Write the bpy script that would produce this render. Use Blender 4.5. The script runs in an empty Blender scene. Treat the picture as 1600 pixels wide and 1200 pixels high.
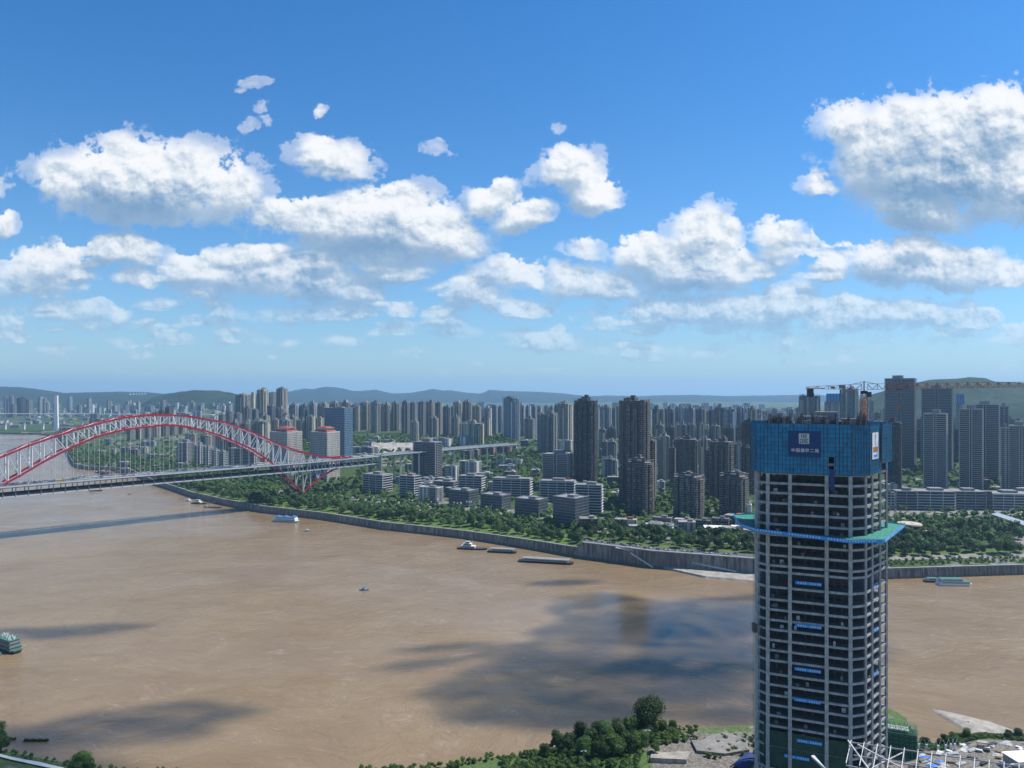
import bpy, math, random
import numpy as np
from mathutils import Vector, noise as mnoise
random.seed(7)
SC = bpy.context.scene
COL = SC.collection
R = math.radians
# ------------------------------------------------------------------ camera
F = 1121.0            # focal length in photo units (photo 1600 wide), horizon at 612
EYE = 194.0           # eye height above the river, metres
cam = bpy.data.cameras.new("camera"); co = bpy.data.objects.new("camera", cam); COL.objects.link(co)
co.location = (0, 0, EYE); co.rotation_euler = (R(90), 0, 0)
cam.sensor_width = 36; cam.lens = 36 * F / 1600; cam.shift_y = 12 / 1600
cam.clip_start = 1; cam.clip_end = 90000
SC.camera = co
# ------------------------------------------------------------------ exposure
SC.view_settings.view_transform = 'Standard'; SC.view_settings.look = 'None'
SC.view_settings.exposure = 0.34; SC.view_settings.gamma = 1
SC.cycles.max_bounces = 6; SC.cycles.diffuse_bounces = 3; SC.cycles.glossy_bounces = 3
SC.cycles.volume_bounces = 1; SC.cycles.transparent_max_bounces = 12
SC.cycles.use_denoising = True
# ------------------------------------------------------------------ sun
SUN = Vector((0.93, 0.36, 0)).normalized(); ELEV = R(56)
SUN = Vector((SUN.x * math.cos(ELEV), SUN.y * math.cos(ELEV), math.sin(ELEV)))
sl = bpy.data.lights.new("sun", 'SUN'); sl.energy = 4.9; sl.angle = R(0.5); sl.color = (1, 0.95, 0.87)
so = bpy.data.objects.new("sun", sl); COL.objects.link(so)
so.rotation_euler = SUN.to_track_quat('Z', 'Y').to_euler()
# ------------------------------------------------------------------ node helper
class NT:
    def __init__(s, tree): s.t = tree; s.n = tree.nodes; s.l = tree.links
    def new(s, typ, **kw):
        n = s.n.new(typ)
        for k, v in kw.items(): setattr(n, k, v)
        return n
    def put(s, sock, v):
        if isinstance(v, bpy.types.NodeSocket): s.l.new(v, sock)
        elif v is not None: sock.default_value = v
    def m(s, op, a, b=None, c=None, clamp=False):
        n = s.new('ShaderNodeMath', operation=op, use_clamp=clamp)
        for i, v in enumerate((a, b, c)): s.put(n.inputs[i], v)
        return n.outputs[0]
    def vm(s, op, a, b=None, scale=None, out=0):
        n = s.new('ShaderNodeVectorMath', operation=op)
        s.put(n.inputs[0], a); s.put(n.inputs[1], b)
        if scale is not None: s.put(n.inputs['Scale'], scale)
        return n.outputs['Value'] if op in ('LENGTH', 'DOT_PRODUCT', 'DISTANCE') else n.outputs[0]
    def xyz(s, x=0.0, y=0.0, z=0.0):
        n = s.new('ShaderNodeCombineXYZ'); s.put(n.inputs[0], x); s.put(n.inputs[1], y); s.put(n.inputs[2], z); return n.outputs[0]
    def sep(s, v):
        n = s.new('ShaderNodeSeparateXYZ'); s.put(n.inputs[0], v); return n.outputs
    def noise(s, v, scale=1.0, detail=4.0, rough=0.5, dist=0.0, lac=2.0, out=0):
        n = s.new('ShaderNodeTexNoise'); s.put(n.inputs['Vector'], v)
        s.put(n.inputs['Scale'], scale); s.put(n.inputs['Detail'], detail); s.put(n.inputs['Roughness'], rough)
        s.put(n.inputs['Distortion'], dist); s.put(n.inputs['Lacunarity'], lac)
        return n.outputs[out]
    def smooth(s, v, a, b, lo=0.0, hi=1.0):
        n = s.new('ShaderNodeMapRange', interpolation_type='SMOOTHSTEP')
        for i, x in enumerate((v, a, b, lo, hi)): s.put(n.inputs[i], x)
        return n.outputs[0]
    def mix(s, f, a, b, blend='MIX'):
        n = s.new('ShaderNodeMix', data_type='RGBA', blend_type=blend)
        s.put(n.inputs[0], f); s.put(n.inputs[6], a); s.put(n.inputs[7], b); return n.outputs[2]
    def rnd(s, v, dim='2D'):
        n = s.new('ShaderNodeTexWhiteNoise', noise_dimensions=dim)
        s.put(n.inputs['Vector'] if dim != '1D' else n.inputs['W'], v); return n.outputs[0]
def c3(*v): return (*v, 1.0)
# ------------------------------------------------------------------ world: daylight sky with fair weather cumulus
W = bpy.data.worlds.new("World"); SC.world = W; W.use_nodes = True
for n in list(W.node_tree.nodes): W.node_tree.nodes.remove(n)
CL = [  # cumulus by direction: tangent of azimuth, tangent of height, half width, half height (x1000), weight
 # cx, cy, rx, ry, w   in 1/1121 units of the tangent plane
 (228,288,172,66,1.25),(600,365,160,56,1.2),(1465,265,165,92,1.3),(1440,325,90,48,1.1),(1090,410,100,44,1.1),(430,432,170,30,.8),
 (180,262,95,48,1.1),(270,300,110,52,1.15),(110,285,62,42,.9),(340,300,70,50,1.0),(225,330,100,30,.9),
 (540,250,62,30,.85),(500,232,45,22,.8),(500,174,15,13,.62),(678,236,16,10,.42),(872,215,11,11,.42),(388,130,17,9,.40),(372,140,12,7,.38),(402,176,8,12,.38),(384,204,12,8,.42),(410,200,10,7,.36),
 (600,335,95,48,1.1),(500,350,110,34,1.0),(680,375,95,42,1.05),(600,395,90,30,.95),(430,340,55,24,.9),(730,385,45,32,.9),
 (765,315,44,32,1.0),(820,342,55,24,.95),(890,275,60,36,1.0),(925,310,42,30,1.0),
 (197,398,58,28,1.0),(85,415,78,28,.85),(60,440,110,30,.7),(10,350,25,16,.8),(100,485,100,18,.65),(185,490,20,12,.8),(15,500,40,22,.6),
 (300,425,60,24,.95),(380,425,80,32,.95),(470,445,100,32,.85),(560,455,55,26,.85),(480,490,110,18,.6),(560,492,34,16,.8),(628,487,26,14,.9),
 (620,515,42,12,.7),(700,505,34,16,.75),(535,535,34,9,.7),(345,485,40,14,.5),(140,510,34,12,.6),(280,530,50,11,.6),(375,530,50,16,.4),
 (745,465,50,26,.95),(800,430,60,24,.7),(820,485,55,16,.9),(900,445,62,30,.8),(850,535,68,18,.85),(950,500,60,20,.5),
 (1010,400,48,32,1.1),(1090,425,98,38,1.15),(1100,365,62,38,.9),(1150,360,26,20,.8),(1225,370,42,28,.8),(1218,395,36,18,.7),(1275,382,12,14,.6),
 (1040,490,90,30,.9),(1150,490,110,34,.95),(1230,480,70,26,.9),(1330,500,88,30,.85),(1430,490,62,24,.75),(1510,500,40,20,.7),(1470,525,60,20,.5),
 (960,450,50,22,.8),(1000,545,80,16,.45),(1100,552,60,16,.5),(1590,525,60,18,.6),(1250,535,120,22,.4),
 (1450,225,125,75,1.2),(1550,215,85,72,1.15),(1330,200,60,42,.8),(1300,185,26,22,.6),(1420,310,80,48,1.1),(1540,270,110,65,1.1),(1275,293,32,16,.75),(1640,300,110,70,1.0),
 (1390,415,66,38,1.0),(1480,425,92,34,1.05),(1440,385,50,20,.9),(1560,435,30,18,.9),
 (1750,380,90,40,1),(1900,300,140,60,1),(-90,300,90,44,1),(-250,420,150,40,1),(2150,440,160,40,1),(-500,300,150,60,1),
]
# cumulus for the daylight sky, computed on the tangent plane of the view's azimuth and height (u = x/y, v = z/y)
CU0, CU1, CV0, CV1, CNX, CNY = -1.6, 1.6, -0.02, 0.70, 3400, 765
def _lattice(rs, u, v, f):
    x = u * f; y = v * f
    x0 = np.floor(x).astype(np.int32); y0 = np.floor(y).astype(np.int32)
    fx = x - x0; fy = y - y0; x0 -= x0.min(); y0 -= y0.min()
    G = rs.rand(y0.max() + 2, x0.max() + 2) * 2 * np.pi; gx = np.cos(G); gy = np.sin(G)
    sx = fx * fx * fx * (fx * (fx * 6 - 15) + 10); sy = fy * fy * fy * (fy * (fy * 6 - 15) + 10)
    d = lambda i, j: gx[y0 + j, x0 + i] * (fx - i) + gy[y0 + j, x0 + i] * (fy - j)
    a = d(0, 0); b = d(1, 0); c = d(0, 1); e = d(1, 1)
    return (a + (b - a) * sx) * (1 - sy) + (c + (e - c) * sx) * sy
def _fbm(rs, u, v, f, octs, gain=.55):
    s = 0; a = 1
    for k in range(octs):
        s = s + a * _lattice(rs, u, v, f); f *= 2.03; a *= gain
    return s
def _worley(rs, u, v, f):
    x = u * f; y = v * f
    x0 = np.floor(x).astype(np.int32); y0 = np.floor(y).astype(np.int32)
    fx = x - x0; fy = y - y0; x0 -= x0.min() - 1; y0 -= y0.min() - 1
    JX = rs.rand(y0.max() + 3, x0.max() + 3); JY = rs.rand(*JX.shape)
    m = np.full(u.shape, 9.0)
    for j in (-1, 0, 1):
        for i in (-1, 0, 1):
            dx = i + JX[y0 + j, x0 + i] - fx; dy = j + JY[y0 + j, x0 + i] - fy
            m = np.minimum(m, dx * dx + dy * dy)
    return 1 - np.sqrt(m)
def _ss(x, a, b):
    t = np.clip((x - a) / (b - a), 0, 1); return t * t * (3 - 2 * t)
def make_clouds():
    rs = np.random.RandomState(11)
    U, V = np.meshgrid(np.linspace(CU0, CU1, CNX), np.linspace(CV0, CV1, CNY))
    far = _ss(V, 0.02, 0.30)                       # 0 near the horizon .. 1 high: size of the billows
    su = 1.0; Vw = V * 1.15
    w1 = _fbm(rs, U, Vw, 7, 5); w2 = _fbm(rs, U, Vw, 7, 5)
    k = 0.020 * (0.35 + far * .65)
    Uw = U + w1 * k * 1.3; Vp = V + w2 * k
    Fd = np.full(U.shape, -3.0)
    more = []
    for q in range(230):                               # rows of small distant cumulus, smaller toward the horizon
        cy = 612 - 200 * rs.rand() ** 1.1 - 22; s = (612 - cy) / 200
        more.append((rs.uniform(-700, 2300), cy, rs.uniform(16, 52) * (.35 + s), rs.uniform(5, 13) * (.4 + s), rs.uniform(.5, 1.0)))
    for (cx, cy, rx, ry, w) in CL + more:
        cu = (cx - 800) / F; cv = (612 - cy) / F; ru = rx / F * 1.14; rv = ry / F * 1.24
        iu0 = int((cu - 2.2 * ru - CU0) / (CU1 - CU0) * CNX); iu1 = int((cu + 2.2 * ru - CU0) / (CU1 - CU0) * CNX)
        iv0 = int((cv - 2.6 * rv - CV0) / (CV1 - CV0) * CNY); iv1 = int((cv + 2.6 * rv - CV0) / (CV1 - CV0) * CNY)
        iu0, iu1, iv0, iv1 = max(iu0, 0), min(max(iu1, 0), CNX), max(iv0, 0), min(max(iv1, 0), CNY)
        if iu1 <= iu0 or iv1 <= iv0: continue
        s = (slice(iv0, iv1), slice(iu0, iu1))
        dx = (Uw[s] - cu) / ru; dy = (Vp[s] - cv) / rv
        dy = np.where(dy < 0, dy * 1.22, dy)
        f = w * (1 - dx * dx - dy * dy)
        a = Fd[s]; h = np.clip(.5 + .5 * (f - a) / .35, 0, 1)
        Fd[s] = a * (1 - h) + f * h + .35 * h * (1 - h) * .5
    # detail: rounded billows on top of broad lumps; finer where the clouds are farther
    def bil(f0, n):
        s = 0; a = 1; f = f0
        for q in range(n):
            s = s + a * (_worley(rs, U + w1 * .006, Vw + w2 * .006, f) - .52); f *= 2.1; a *= .52
        return s
    B1 = bil(20, 6); B2 = bil(42, 5)
    B = B1 * far + B2 * (1 - far)
    N = _fbm(rs, U, Vw, 14, 7, .6)
    fine = _fbm(rs, U, Vw, 90, 4, .65)
    dens = Fd * 1.05 + B * 0.62 + N * 0.72 - .04
    # crisp above, soft and wispy beneath
    sy = int(.022 / (CV1 - CV0) * CNY); sx = int(.008 / (CU1 - CU0) * CNX)
    Fu = np.roll(np.roll(Fd, -sy, 0), -sx, 1)
    lift = np.clip(Fd - Fu, -1, 1)
    wid = .22 + .50 * _ss(-lift, -.06, .35)
    d2 = dens + fine * .28
    al = _ss(d2, -.12, wid) * (.35 + .65 * _ss(np.maximum.reduce([np.roll(Fd, o, 0) for o in (-14, 0, 14)]), .25, .75))
    # march toward the sun (up and to the right) through the density for self shadow
    mass = np.clip(d2 + .05, 0, 1.3)
    tau = np.zeros_like(mass); step = 1.0; px = 0.0; py = 0.0
    Lx, Ly = .50, .86
    dx_ = (CU1 - CU0) / CNX
    sz = (.45 + .55 * far)
    dist = 0.0
    for q in range(22):
        dist += 1.6 * (1 + q * .22)
        ix = int(round(dist * Lx)); iy = int(round(dist * Ly))
        tau += np.roll(np.roll(mass, -iy, 0), -ix, 1) * 1.6 * (1 + q * .22) * np.exp(-q * .03)
    tau *= dx_ * 11.0 / sz
    lit = np.exp(-tau * 1.15)
    amb = _ss(lift, -.55, .55)
    sh = lambda a, n: a - np.roll(np.roll(a, -n, 0), -int(n * .6 + .5), 1)
    Bh = B * .62 + N * .55
    rel = .42 * np.clip(sh(Bh, 2), -.25, .25) + .55 * np.clip(sh(Bh, 5), -.35, .35) + .50 * np.clip(sh(Bh, 11), -.5, .5)
    core = _ss(Fd, .35, 1.25)
    b = .44 * lit + .44 * amb + .80 * rel * (.12 + .88 * _ss(lift, -.35, .15)) + .10 * (1 - np.clip(mass, 0, 1)) - .12 * core * _ss(-lift, -.35, .2)
    b = b + .11
    b = np.clip(b, 0, 1)
    xs = [0, .22, .42, .62, .85, 1]
    cr = np.interp(b, xs, [.15, .22, .37, .60, .86, .97]); cg = np.interp(b, xs, [.29, .37, .50, .69, .90, .98]); cb = np.interp(b, xs, [.50, .57, .66, .79, .94, 1.0])
    # distant ones drown in the air near the horizon
    air = _ss(V, .0, .22)
    al = al * (0.42 + .58 * air) * .98
    al *= _ss(V, .004, .06)
    hz = 1 - air
    cr = cr * (1 - .45 * hz) + .42 * .45 * hz; cg = cg * (1 - .35 * hz) + .60 * .35 * hz; cb = cb * (1 - .3 * hz) + .78 * .3 * hz
    return np.stack([cr, cg, cb, np.clip(al, 0, 1)], -1).astype(np.float32)
def world():
    T = NT(W.node_tree)
    C = make_clouds()
    im = bpy.data.images.new("cumulus", CNX, CNY, alpha=True, float_buffer=True)
    im.colorspace_settings.name = 'Non-Color'; im.alpha_mode = 'CHANNEL_PACKED'
    im.pixels.foreach_set(C.ravel()); im.update(); im.pack()
    tc = T.new('ShaderNodeTexCoord'); d = T.vm('NORMALIZE', tc.outputs['Generated'])
    x, y, z = T.sep(d)
    ya = T.m('MAXIMUM', T.m('ABSOLUTE', y), 0.02)
    u = T.m('DIVIDE', x, ya); v = T.m('DIVIDE', z, ya)
    it = T.new('ShaderNodeTexImage', interpolation='Linear', extension='CLIP'); it.image = im
    T.put(it.inputs[0], T.xyz(T.m('MULTIPLY_ADD', u, 1 / (CU1 - CU0), -CU0 / (CU1 - CU0)), T.m('MULTIPLY_ADD', v, 1 / (CV1 - CV0), -CV0 / (CV1 - CV0))))
    sky = T.new('ShaderNodeTexSky', sky_type='NISHITA'); sky.sun_disc = False
    sky.sun_elevation = ELEV; sky.sun_rotation = math.atan2(SUN.x, SUN.y)
    sky.altitude = 200; sky.air_density = 1.0; sky.dust_density = 0.1; sky.ozone_density = 3.0
    hs = T.new('ShaderNodeHueSaturation'); hs.inputs['Saturation'].default_value = 1.22; hs.inputs['Value'].default_value = 1
    T.put(hs.inputs['Color'], T.vm('MULTIPLY', sky.outputs[0], (.88, 1.0, 1.12)))
    low = T.m('EXPONENT', T.m('MULTIPLY', T.m('MAXIMUM', v, 0.0), -7.5))     # moist blue air low down
    sc_ = T.mix(T.m('MULTIPLY', low, .80), hs.outputs[0], c3(2.05, 3.45, 4.75))
    b1 = T.new('ShaderNodeBackground'); T.put(b1.inputs[0], sc_); b1.inputs[1].default_value = 0.105
    b2 = T.new('ShaderNodeBackground'); T.put(b2.inputs[0], it.outputs[0]); b2.inputs[1].default_value = 0.80
    ms = T.new('ShaderNodeMixShader'); T.put(ms.inputs[0], it.outputs[1]); T.l.new(b1.outputs[0], ms.inputs[1]); T.l.new(b2.outputs[0], ms.inputs[2])
    o = T.new('ShaderNodeOutputWorld'); T.l.new(ms.outputs[0], o.inputs[0])
    W.cycles.sampling_method = 'MANUAL'; W.cycles.sample_map_resolution = 1024
world()
# ------------------------------------------------------------------ mesh kit
class MB:
    def __init__(s): s.v = []; s.f = []; s.m = []
    def add(s, vs, fs, m=0):
        o = len(s.v); s.v += [tuple(p) for p in vs]; s.f += [tuple(o + i for i in f) for f in fs]; s.m += [m] * len(fs)
    def box(s, x, y, z0, sx, sy, h, rot=0.0, m=0):
        c, n = math.cos(rot), math.sin(rot); a, b = sx / 2, sy / 2
        P = [(x + i * c - j * n, y + i * n + j * c) for i, j in ((-a, -b), (a, -b), (a, b), (-a, b))]
        s.prism(P, z0, z0 + h, m)
    def prism(s, P, z0, z1, m=0, mt=None):
        n = len(P)
        s.add([(p[0], p[1], z0) for p in P] + [(p[0], p[1], z1) for p in P], [(i, (i + 1) % n, n + (i + 1) % n, n + i) for i in range(n)], m)
        o = len(s.v) - 2 * n
        s.f += [tuple(o + n + i for i in range(n)), tuple(o + n - 1 - i for i in range(n))]; s.m += [m if mt is None else mt, m]
    def hexa(s, A, B, m=0):   # 4 bottom, 4 top points
        s.add(list(A) + list(B), [(0, 1, 5, 4), (1, 2, 6, 5), (2, 3, 7, 6), (3, 0, 4, 7), (4, 5, 6, 7), (3, 2, 1, 0)], m)
    def bar(s, p, q, w, h=None, m=0):
        p = Vector(p); q = Vector(q); d = q - p
        if d.length < 1e-6: return
        d.normalize(); h = h or w
        up = Vector((0, 0, 1)) if abs(d.z) < 0.98 else Vector((0, 1, 0))
        a = d.cross(up).normalized() * (w / 2); b = a.cross(d).normalized() * (h / 2)
        s.hexa([p - a - b, p + a - b, p + a + b, p - a + b], [q - a - b, q + a - b, q + a + b, q - a + b], m)
    def cyl(s, p, q, r, n=8, r2=None, m=0):
        p = Vector(p); q = Vector(q); d = (q - p).normalized(); r2 = r if r2 is None else r2
        up = Vector((0, 0, 1)) if abs(d.z) < .98 else Vector((0, 1, 0))
        a = d.cross(up).normalized(); b = a.cross(d)
        c = [(math.cos(2 * math.pi * i / n), math.sin(2 * math.pi * i / n)) for i in range(n)]
        s.add([p + (a * x + b * y) * r for x, y in c] + [q + (a * x + b * y) * r2 for x, y in c], [(i, (i + 1) % n, n + (i + 1) % n, n + i) for i in range(n)] + [tuple(range(n - 1, -1, -1)), tuple(range(n, 2 * n))], m)
    def build(s, name, mats, parent=None, loc=(0, 0, 0), rot=0.0, smooth=False):
        me = bpy.data.meshes.new(name); me.from_pydata(s.v, [], s.f)
        if not isinstance(mats, (list, tuple)): mats = [mats]
        for x in mats: me.materials.append(x)
        if len(mats) > 1: me.polygons.foreach_set('material_index', s.m)
        if smooth: me.polygons.foreach_set('use_smooth', [True] * len(s.f))
        me.update()
        return link(name, me, parent, loc, rot)
def link(name, me, parent=None, loc=(0, 0, 0), rot=0.0):
    o = bpy.data.objects.new(name, me); COL.objects.link(o); o.parent = parent; o.location = loc; o.rotation_euler = (0, 0, rot); return o
def npmesh(name, V, FQ, mats, mi=None, parent=None, loc=(0, 0, 0), smooth=False):
    V = np.asarray(V, np.float32); FQ = np.asarray(FQ, np.int32); k = FQ.shape[1]
    me = bpy.data.meshes.new(name); me.vertices.add(len(V)); me.vertices.foreach_set('co', V.ravel())
    me.loops.add(FQ.size); me.loops.foreach_set('vertex_index', FQ.ravel())
    me.polygons.add(len(FQ)); me.polygons.foreach_set('loop_start', np.arange(len(FQ), dtype=np.int32) * k)
    if not isinstance(mats, (list, tuple)): mats = [mats]
    for x in mats: me.materials.append(x)
    if mi is not None: me.polygons.foreach_set('material_index', np.asarray(mi, np.int32))
    me.polygons.foreach_set('use_smooth', np.full(len(FQ), smooth))
    me.update(calc_edges=True); me.validate()
    return link(name, me, parent, loc)
def root(name, loc, label, cat, group=None, rot=0.0):
    o = bpy.data.objects.new(name, None); COL.objects.link(o); o.location = loc; o.rotation_euler = (0, 0, rot); o.empty_display_size = 1
    return tag(o, label, cat, group)
def tag(o, label=None, cat=None, group=None, kind=None):
    if label: o['label'] = label
    if cat: o['category'] = cat
    if group: o['group'] = group
    if kind: o['kind'] = kind
    return o
def copy_tree(o, parent=None):
    c = o.copy(); COL.objects.link(c); c.parent = parent
    for ch in o.children: copy_tree(ch, c)
    return c
def at(px, Y, py=None):           # a bearing and a distance -> x, y (and the height seen at py)
    X = (px - 800) / F * Y
    return (X, Y) if py is None else (X, Y, EYE - (py - 612) / F * Y)
U_ = ['first', 'second', 'third', 'fourth', 'fifth', 'sixth', 'seventh', 'eighth', 'ninth']
ORD = ['leftmost'] + U_[1:] + ['tenth', 'eleventh', 'twelfth', 'thirteenth', 'fourteenth', 'fifteenth', 'sixteenth', 'seventeenth', 'eighteenth', 'nineteenth']
for a_ in ('twent', 'thirt', 'fort', 'fift', 'sixt', 'sevent', 'eight'): ORD += [a_ + 'ieth'] + [a_ + 'y-' + u_ for u_ in U_]
def ordinal(i): return ORD[i] if i == 0 else ORD[i] + ' from the left'
# ------------------------------------------------------------------ materials
def mat(name, build):
    m = bpy.data.materials.new(name); m.use_nodes = True; t = m.node_tree
    for n in list(t.nodes): t.nodes.remove(n)
    T = NT(t); T.bs = T.new('ShaderNodeBsdfPrincipled'); T.out = T.new('ShaderNodeOutputMaterial')
    T.l.new(T.bs.outputs[0], T.out.inputs[0]); T.tc = T.new('ShaderNodeTexCoord'); T.geo = T.new('ShaderNodeNewGeometry')
    build(T); return m
def weathered(name, col, rough=.75, var=.22, scale=.15, metal=0, spec=.35):
    def b(T):
        P = T.geo.outputs['Position']
        n = T.noise(P, scale, 5, .6); n2 = T.noise(T.vm('MULTIPLY', P, (1, 1, .12)), scale * 6, 3, .6)
        f = T.m('ADD', T.m('MULTIPLY', n, .6), T.m('MULTIPLY', n2, .4))
        v = T.smooth(f, .3, .7, 1 - var, 1 + var)
        T.put(T.bs.inputs['Base Color'], T.vm('SCALE', col, scale=v)); T.bs.inputs['Roughness'].default_value = rough
        T.bs.inputs['Metallic'].default_value = metal; T.bs.inputs['Specular IOR Level'].default_value = spec
    return mat(name, b)
def facade(name, wall, glass, bw=3.4, fh=3.0, ww=.55, wh=.52, accent=None, pa=.25, recess_shade=.18, band=None, roof=(.30, .29, .28), seed=0, gl=.25, tint=.18):
    """apartment wall: window bays of width bw on storeys of height fh; some bays are solid wall or accent colour, some carry the shade of recesses as darker colour"""
    accent = accent or wall
    def b(T):
        P = T.tc.outputs['Object']; N = T.tc.outputs['Normal']
        px, py, pz = T.sep(P); nx, ny, nz = T.sep(N)
        t = T.m('SUBTRACT', T.m('MULTIPLY', py, nx), T.m('MULTIPLY', px, ny))
        side = T.m('MULTIPLY_ADD', T.m('ROUND', T.m('MULTIPLY', nx, 2)), 3.1, T.m('ROUND', T.m('MULTIPLY', ny, 2)))
        tu = T.m('DIVIDE', T.m('ADD', t, 500.3), bw); tv = T.m('DIVIDE', pz, fh)
        ci = T.m('FLOOR', tu); ri = T.m('FLOOR', tv); fu = T.m('FRACT', tu); fv = T.m('FRACT', tv)
        oi = T.new('ShaderNodeObjectInfo').outputs['Random']
        colr = T.rnd(T.xyz(ci, T.m('MULTIPLY_ADD', oi, 57.0, T.m('ADD', side, seed))))
        win_w = T.m('MULTIPLY_ADD', T.m('GREATER_THAN', colr, .55), .22, ww)
        inu = T.m('LESS_THAN', T.m('ABSOLUTE', T.m('SUBTRACT', fu, .5)), T.m('MULTIPLY', win_w, .5))
        inv = T.m('LESS_THAN', T.m('ABSOLUTE', T.m('SUBTRACT', fv, .55)), wh / 2)
        solid = T.m('LESS_THAN', colr, pa)
        dark = T.m('GREATER_THAN', colr, 1 - recess_shade)
        w = T.m('MULTIPLY', T.m('MULTIPLY', inu, inv), T.m('SUBTRACT', 1.0, solid))
        wn = T.rnd(T.xyz(ci, ri, T.m('ADD', side, T.m('MULTIPLY', oi, 9.0))), '3D')
        gcol = T.mix(T.smooth(wn, .70, 1.0, 0, .55), c3(*glass), c3(.33, .34, .34))
        wcol = T.mix(solid, c3(*wall), c3(*accent))
        wcol = T.mix(T.m('MULTIPLY', dark, .62), wcol, c3(*(x * .35 for x in wall)))  # wall colour darkened in these bays for the shade of recessed balconies
        if band: wcol = T.mix(T.m('MULTIPLY', T.m('GREATER_THAN', fv, .86), T.m('SUBTRACT', 1.0, solid)), wcol, c3(*band))
        vv = T.m('MULTIPLY_ADD', oi, tint * 1.8, .86 - tint * .9)
        n = T.noise(T.vm('MULTIPLY', T.geo.outputs['Position'], (1, 1, .25)), .09, 4, .6)
        vv = T.m('MULTIPLY', vv, T.smooth(n, .3, .7, .88, 1.12))
        wcol = T.vm('SCALE', wcol, scale=vv)
        isroof = T.m('GREATER_THAN', T.m('ABSOLUTE', nz), .5)
        rn = T.noise(T.geo.outputs['Position'], .2, 4, .6)
        rcol = T.vm('SCALE', c3(*roof)[:3], scale=T.smooth(rn, .3, .7, .6, 1.25))
        w = T.m('MULTIPLY', w, T.m('SUBTRACT', 1.0, isroof))
        c = T.mix(w, wcol, gcol); c = T.mix(isroof, c, rcol)
        T.put(T.bs.inputs['Base Color'], c)
        T.put(T.bs.inputs['Roughness'], T.m('MULTIPLY_ADD', w, -.60, .80)); T.bs.inputs['Specular IOR Level'].default_value = .4
        T.bs.inputs['IOR'].default_value = 1.5
    return mat(name, b)
def curtain(name, glass, frame, bw=1.5, fh=4.0, fw=.12, fhh=.18, rough=.12, met=.0, vertical=0.0):
    def b(T):
        px, py, pz = T.sep(T.tc.outputs['Object']); nx, ny, nz = T.sep(T.tc.outputs['Normal'])
        t = T.m('ADD', T.m('SUBTRACT', T.m('MULTIPLY', py, nx), T.m('MULTIPLY', px, ny)), 500.2)
        fu = T.m('FRACT', T.m('DIVIDE', t, bw)); fv = T.m('FRACT', T.m('DIVIDE', pz, fh))
        k = T.rnd(T.xyz(T.m('FLOOR', T.m('DIVIDE', t, bw)), T.m('FLOOR', T.m('DIVIDE', pz, fh))))
        fr = T.m('MAXIMUM', T.m('LESS_THAN', fu, fw), T.m('LESS_THAN', fv, fhh))
        roof = T.m('GREATER_THAN', T.m('ABSOLUTE', nz), .5)
        g = T.vm('SCALE', glass, scale=T.m('MULTIPLY_ADD', k, .7, .65))
        c = T.mix(T.m('MAXIMUM', fr, roof), g, c3(*frame))
        T.put(T.bs.inputs['Base Color'], c); T.put(T.bs.inputs['Roughness'], T.m('MULTIPLY_ADD', T.m('MAXIMUM', fr, roof), .5, rough))
        T.bs.inputs['Specular IOR Level'].default_value = .6; T.bs.inputs['Metallic'].default_value = met
    return mat(name, b)
M = {}
M['concrete'] = weathered('concrete', (.30, .30, .29)); M['pale'] = weathered('pale_paint', (.62, .62, .60), var=.12)
M['white'] = weathered('white_paint', (.78, .78, .76), var=.08, rough=.5); M['dark'] = weathered('dark_panel', (.05, .055, .065), var=.2, rough=.5)
M['grey'] = weathered('grey_render', (.22, .22, .22)); M['brown'] = weathered('brown_stone', (.17, .135, .11)); M['beige'] = weathered('beige_stone', (.46, .40, .31), var=.12)
M['steel'] = weathered('pale_steel', (.60, .63, .64), rough=.45, var=.1); M['red'] = weathered('red_steel', (.42, .018, .035), rough=.45, var=.12)
M['asphalt'] = weathered('asphalt', (.085, .085, .088)); M['tile'] = weathered('red_roof_tile', (.26, .07, .045)); M['blue'] = weathered('blue_sheet', (.03, .16, .42), var=.15)
M['wood'] = weathered('bark', (.10, .08, .06)); M['glass'] = curtain('dark_glass', (.03, .045, .06), (.16, .17, .18)); M['sand'] = weathered('pale_silt', (.42, .39, .34), scale=.05)
M['orange'] = weathered('orange_steel', (.50, .15, .02), rough=.5, var=.15)
# foliage
def foliage(name, a, b_, c):
    def b(T):
        P = T.tc.outputs['Object']; oi = T.new('ShaderNodeObjectInfo').outputs['Random']
        n = T.noise(T.vm('ADD', P, T.xyz(T.m('MULTIPLY', oi, 50.0))), .35, 3, .6); n2 = T.noise(T.geo.outputs['Position'], .012, 3, .6)
        k = T.m('ADD', T.m('MULTIPLY', n, .75), T.m('MULTIPLY', oi, .25))
        col = T.mix(T.smooth(k, .30, .72), c3(*a), c3(*b_)); col = T.mix(T.smooth(n2, .45, .75, 0, .6), col, c3(*c))
        col = T.vm('SCALE', col, scale=T.m('MULTIPLY_ADD', oi, .5, .75))
        T.put(T.bs.inputs['Base Color'], col); T.bs.inputs['Roughness'].default_value = .6; T.bs.inputs['Specular IOR Level'].default_value = .25
        tr = T.new('ShaderNodeBsdfTranslucent'); T.put(tr.inputs[0], T.vm('SCALE', col, scale=1.3)); ms = T.new('ShaderNodeMixShader'); ms.inputs[0].default_value = .22
        T.l.new(T.bs.outputs[0], ms.inputs[1]); T.l.new(tr.outputs[0], ms.inputs[2]); T.l.new(ms.outputs[0], T.out.inputs[0])
    return mat(name, b)
M['leaf'] = foliage('foliage', (.018, .045, .013), (.070, .138, .030), (.115, .150, .040))
M['leaf2'] = foliage('foliage_light', (.035, .075, .018), (.095, .165, .035), (.11, .16, .04))
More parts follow.
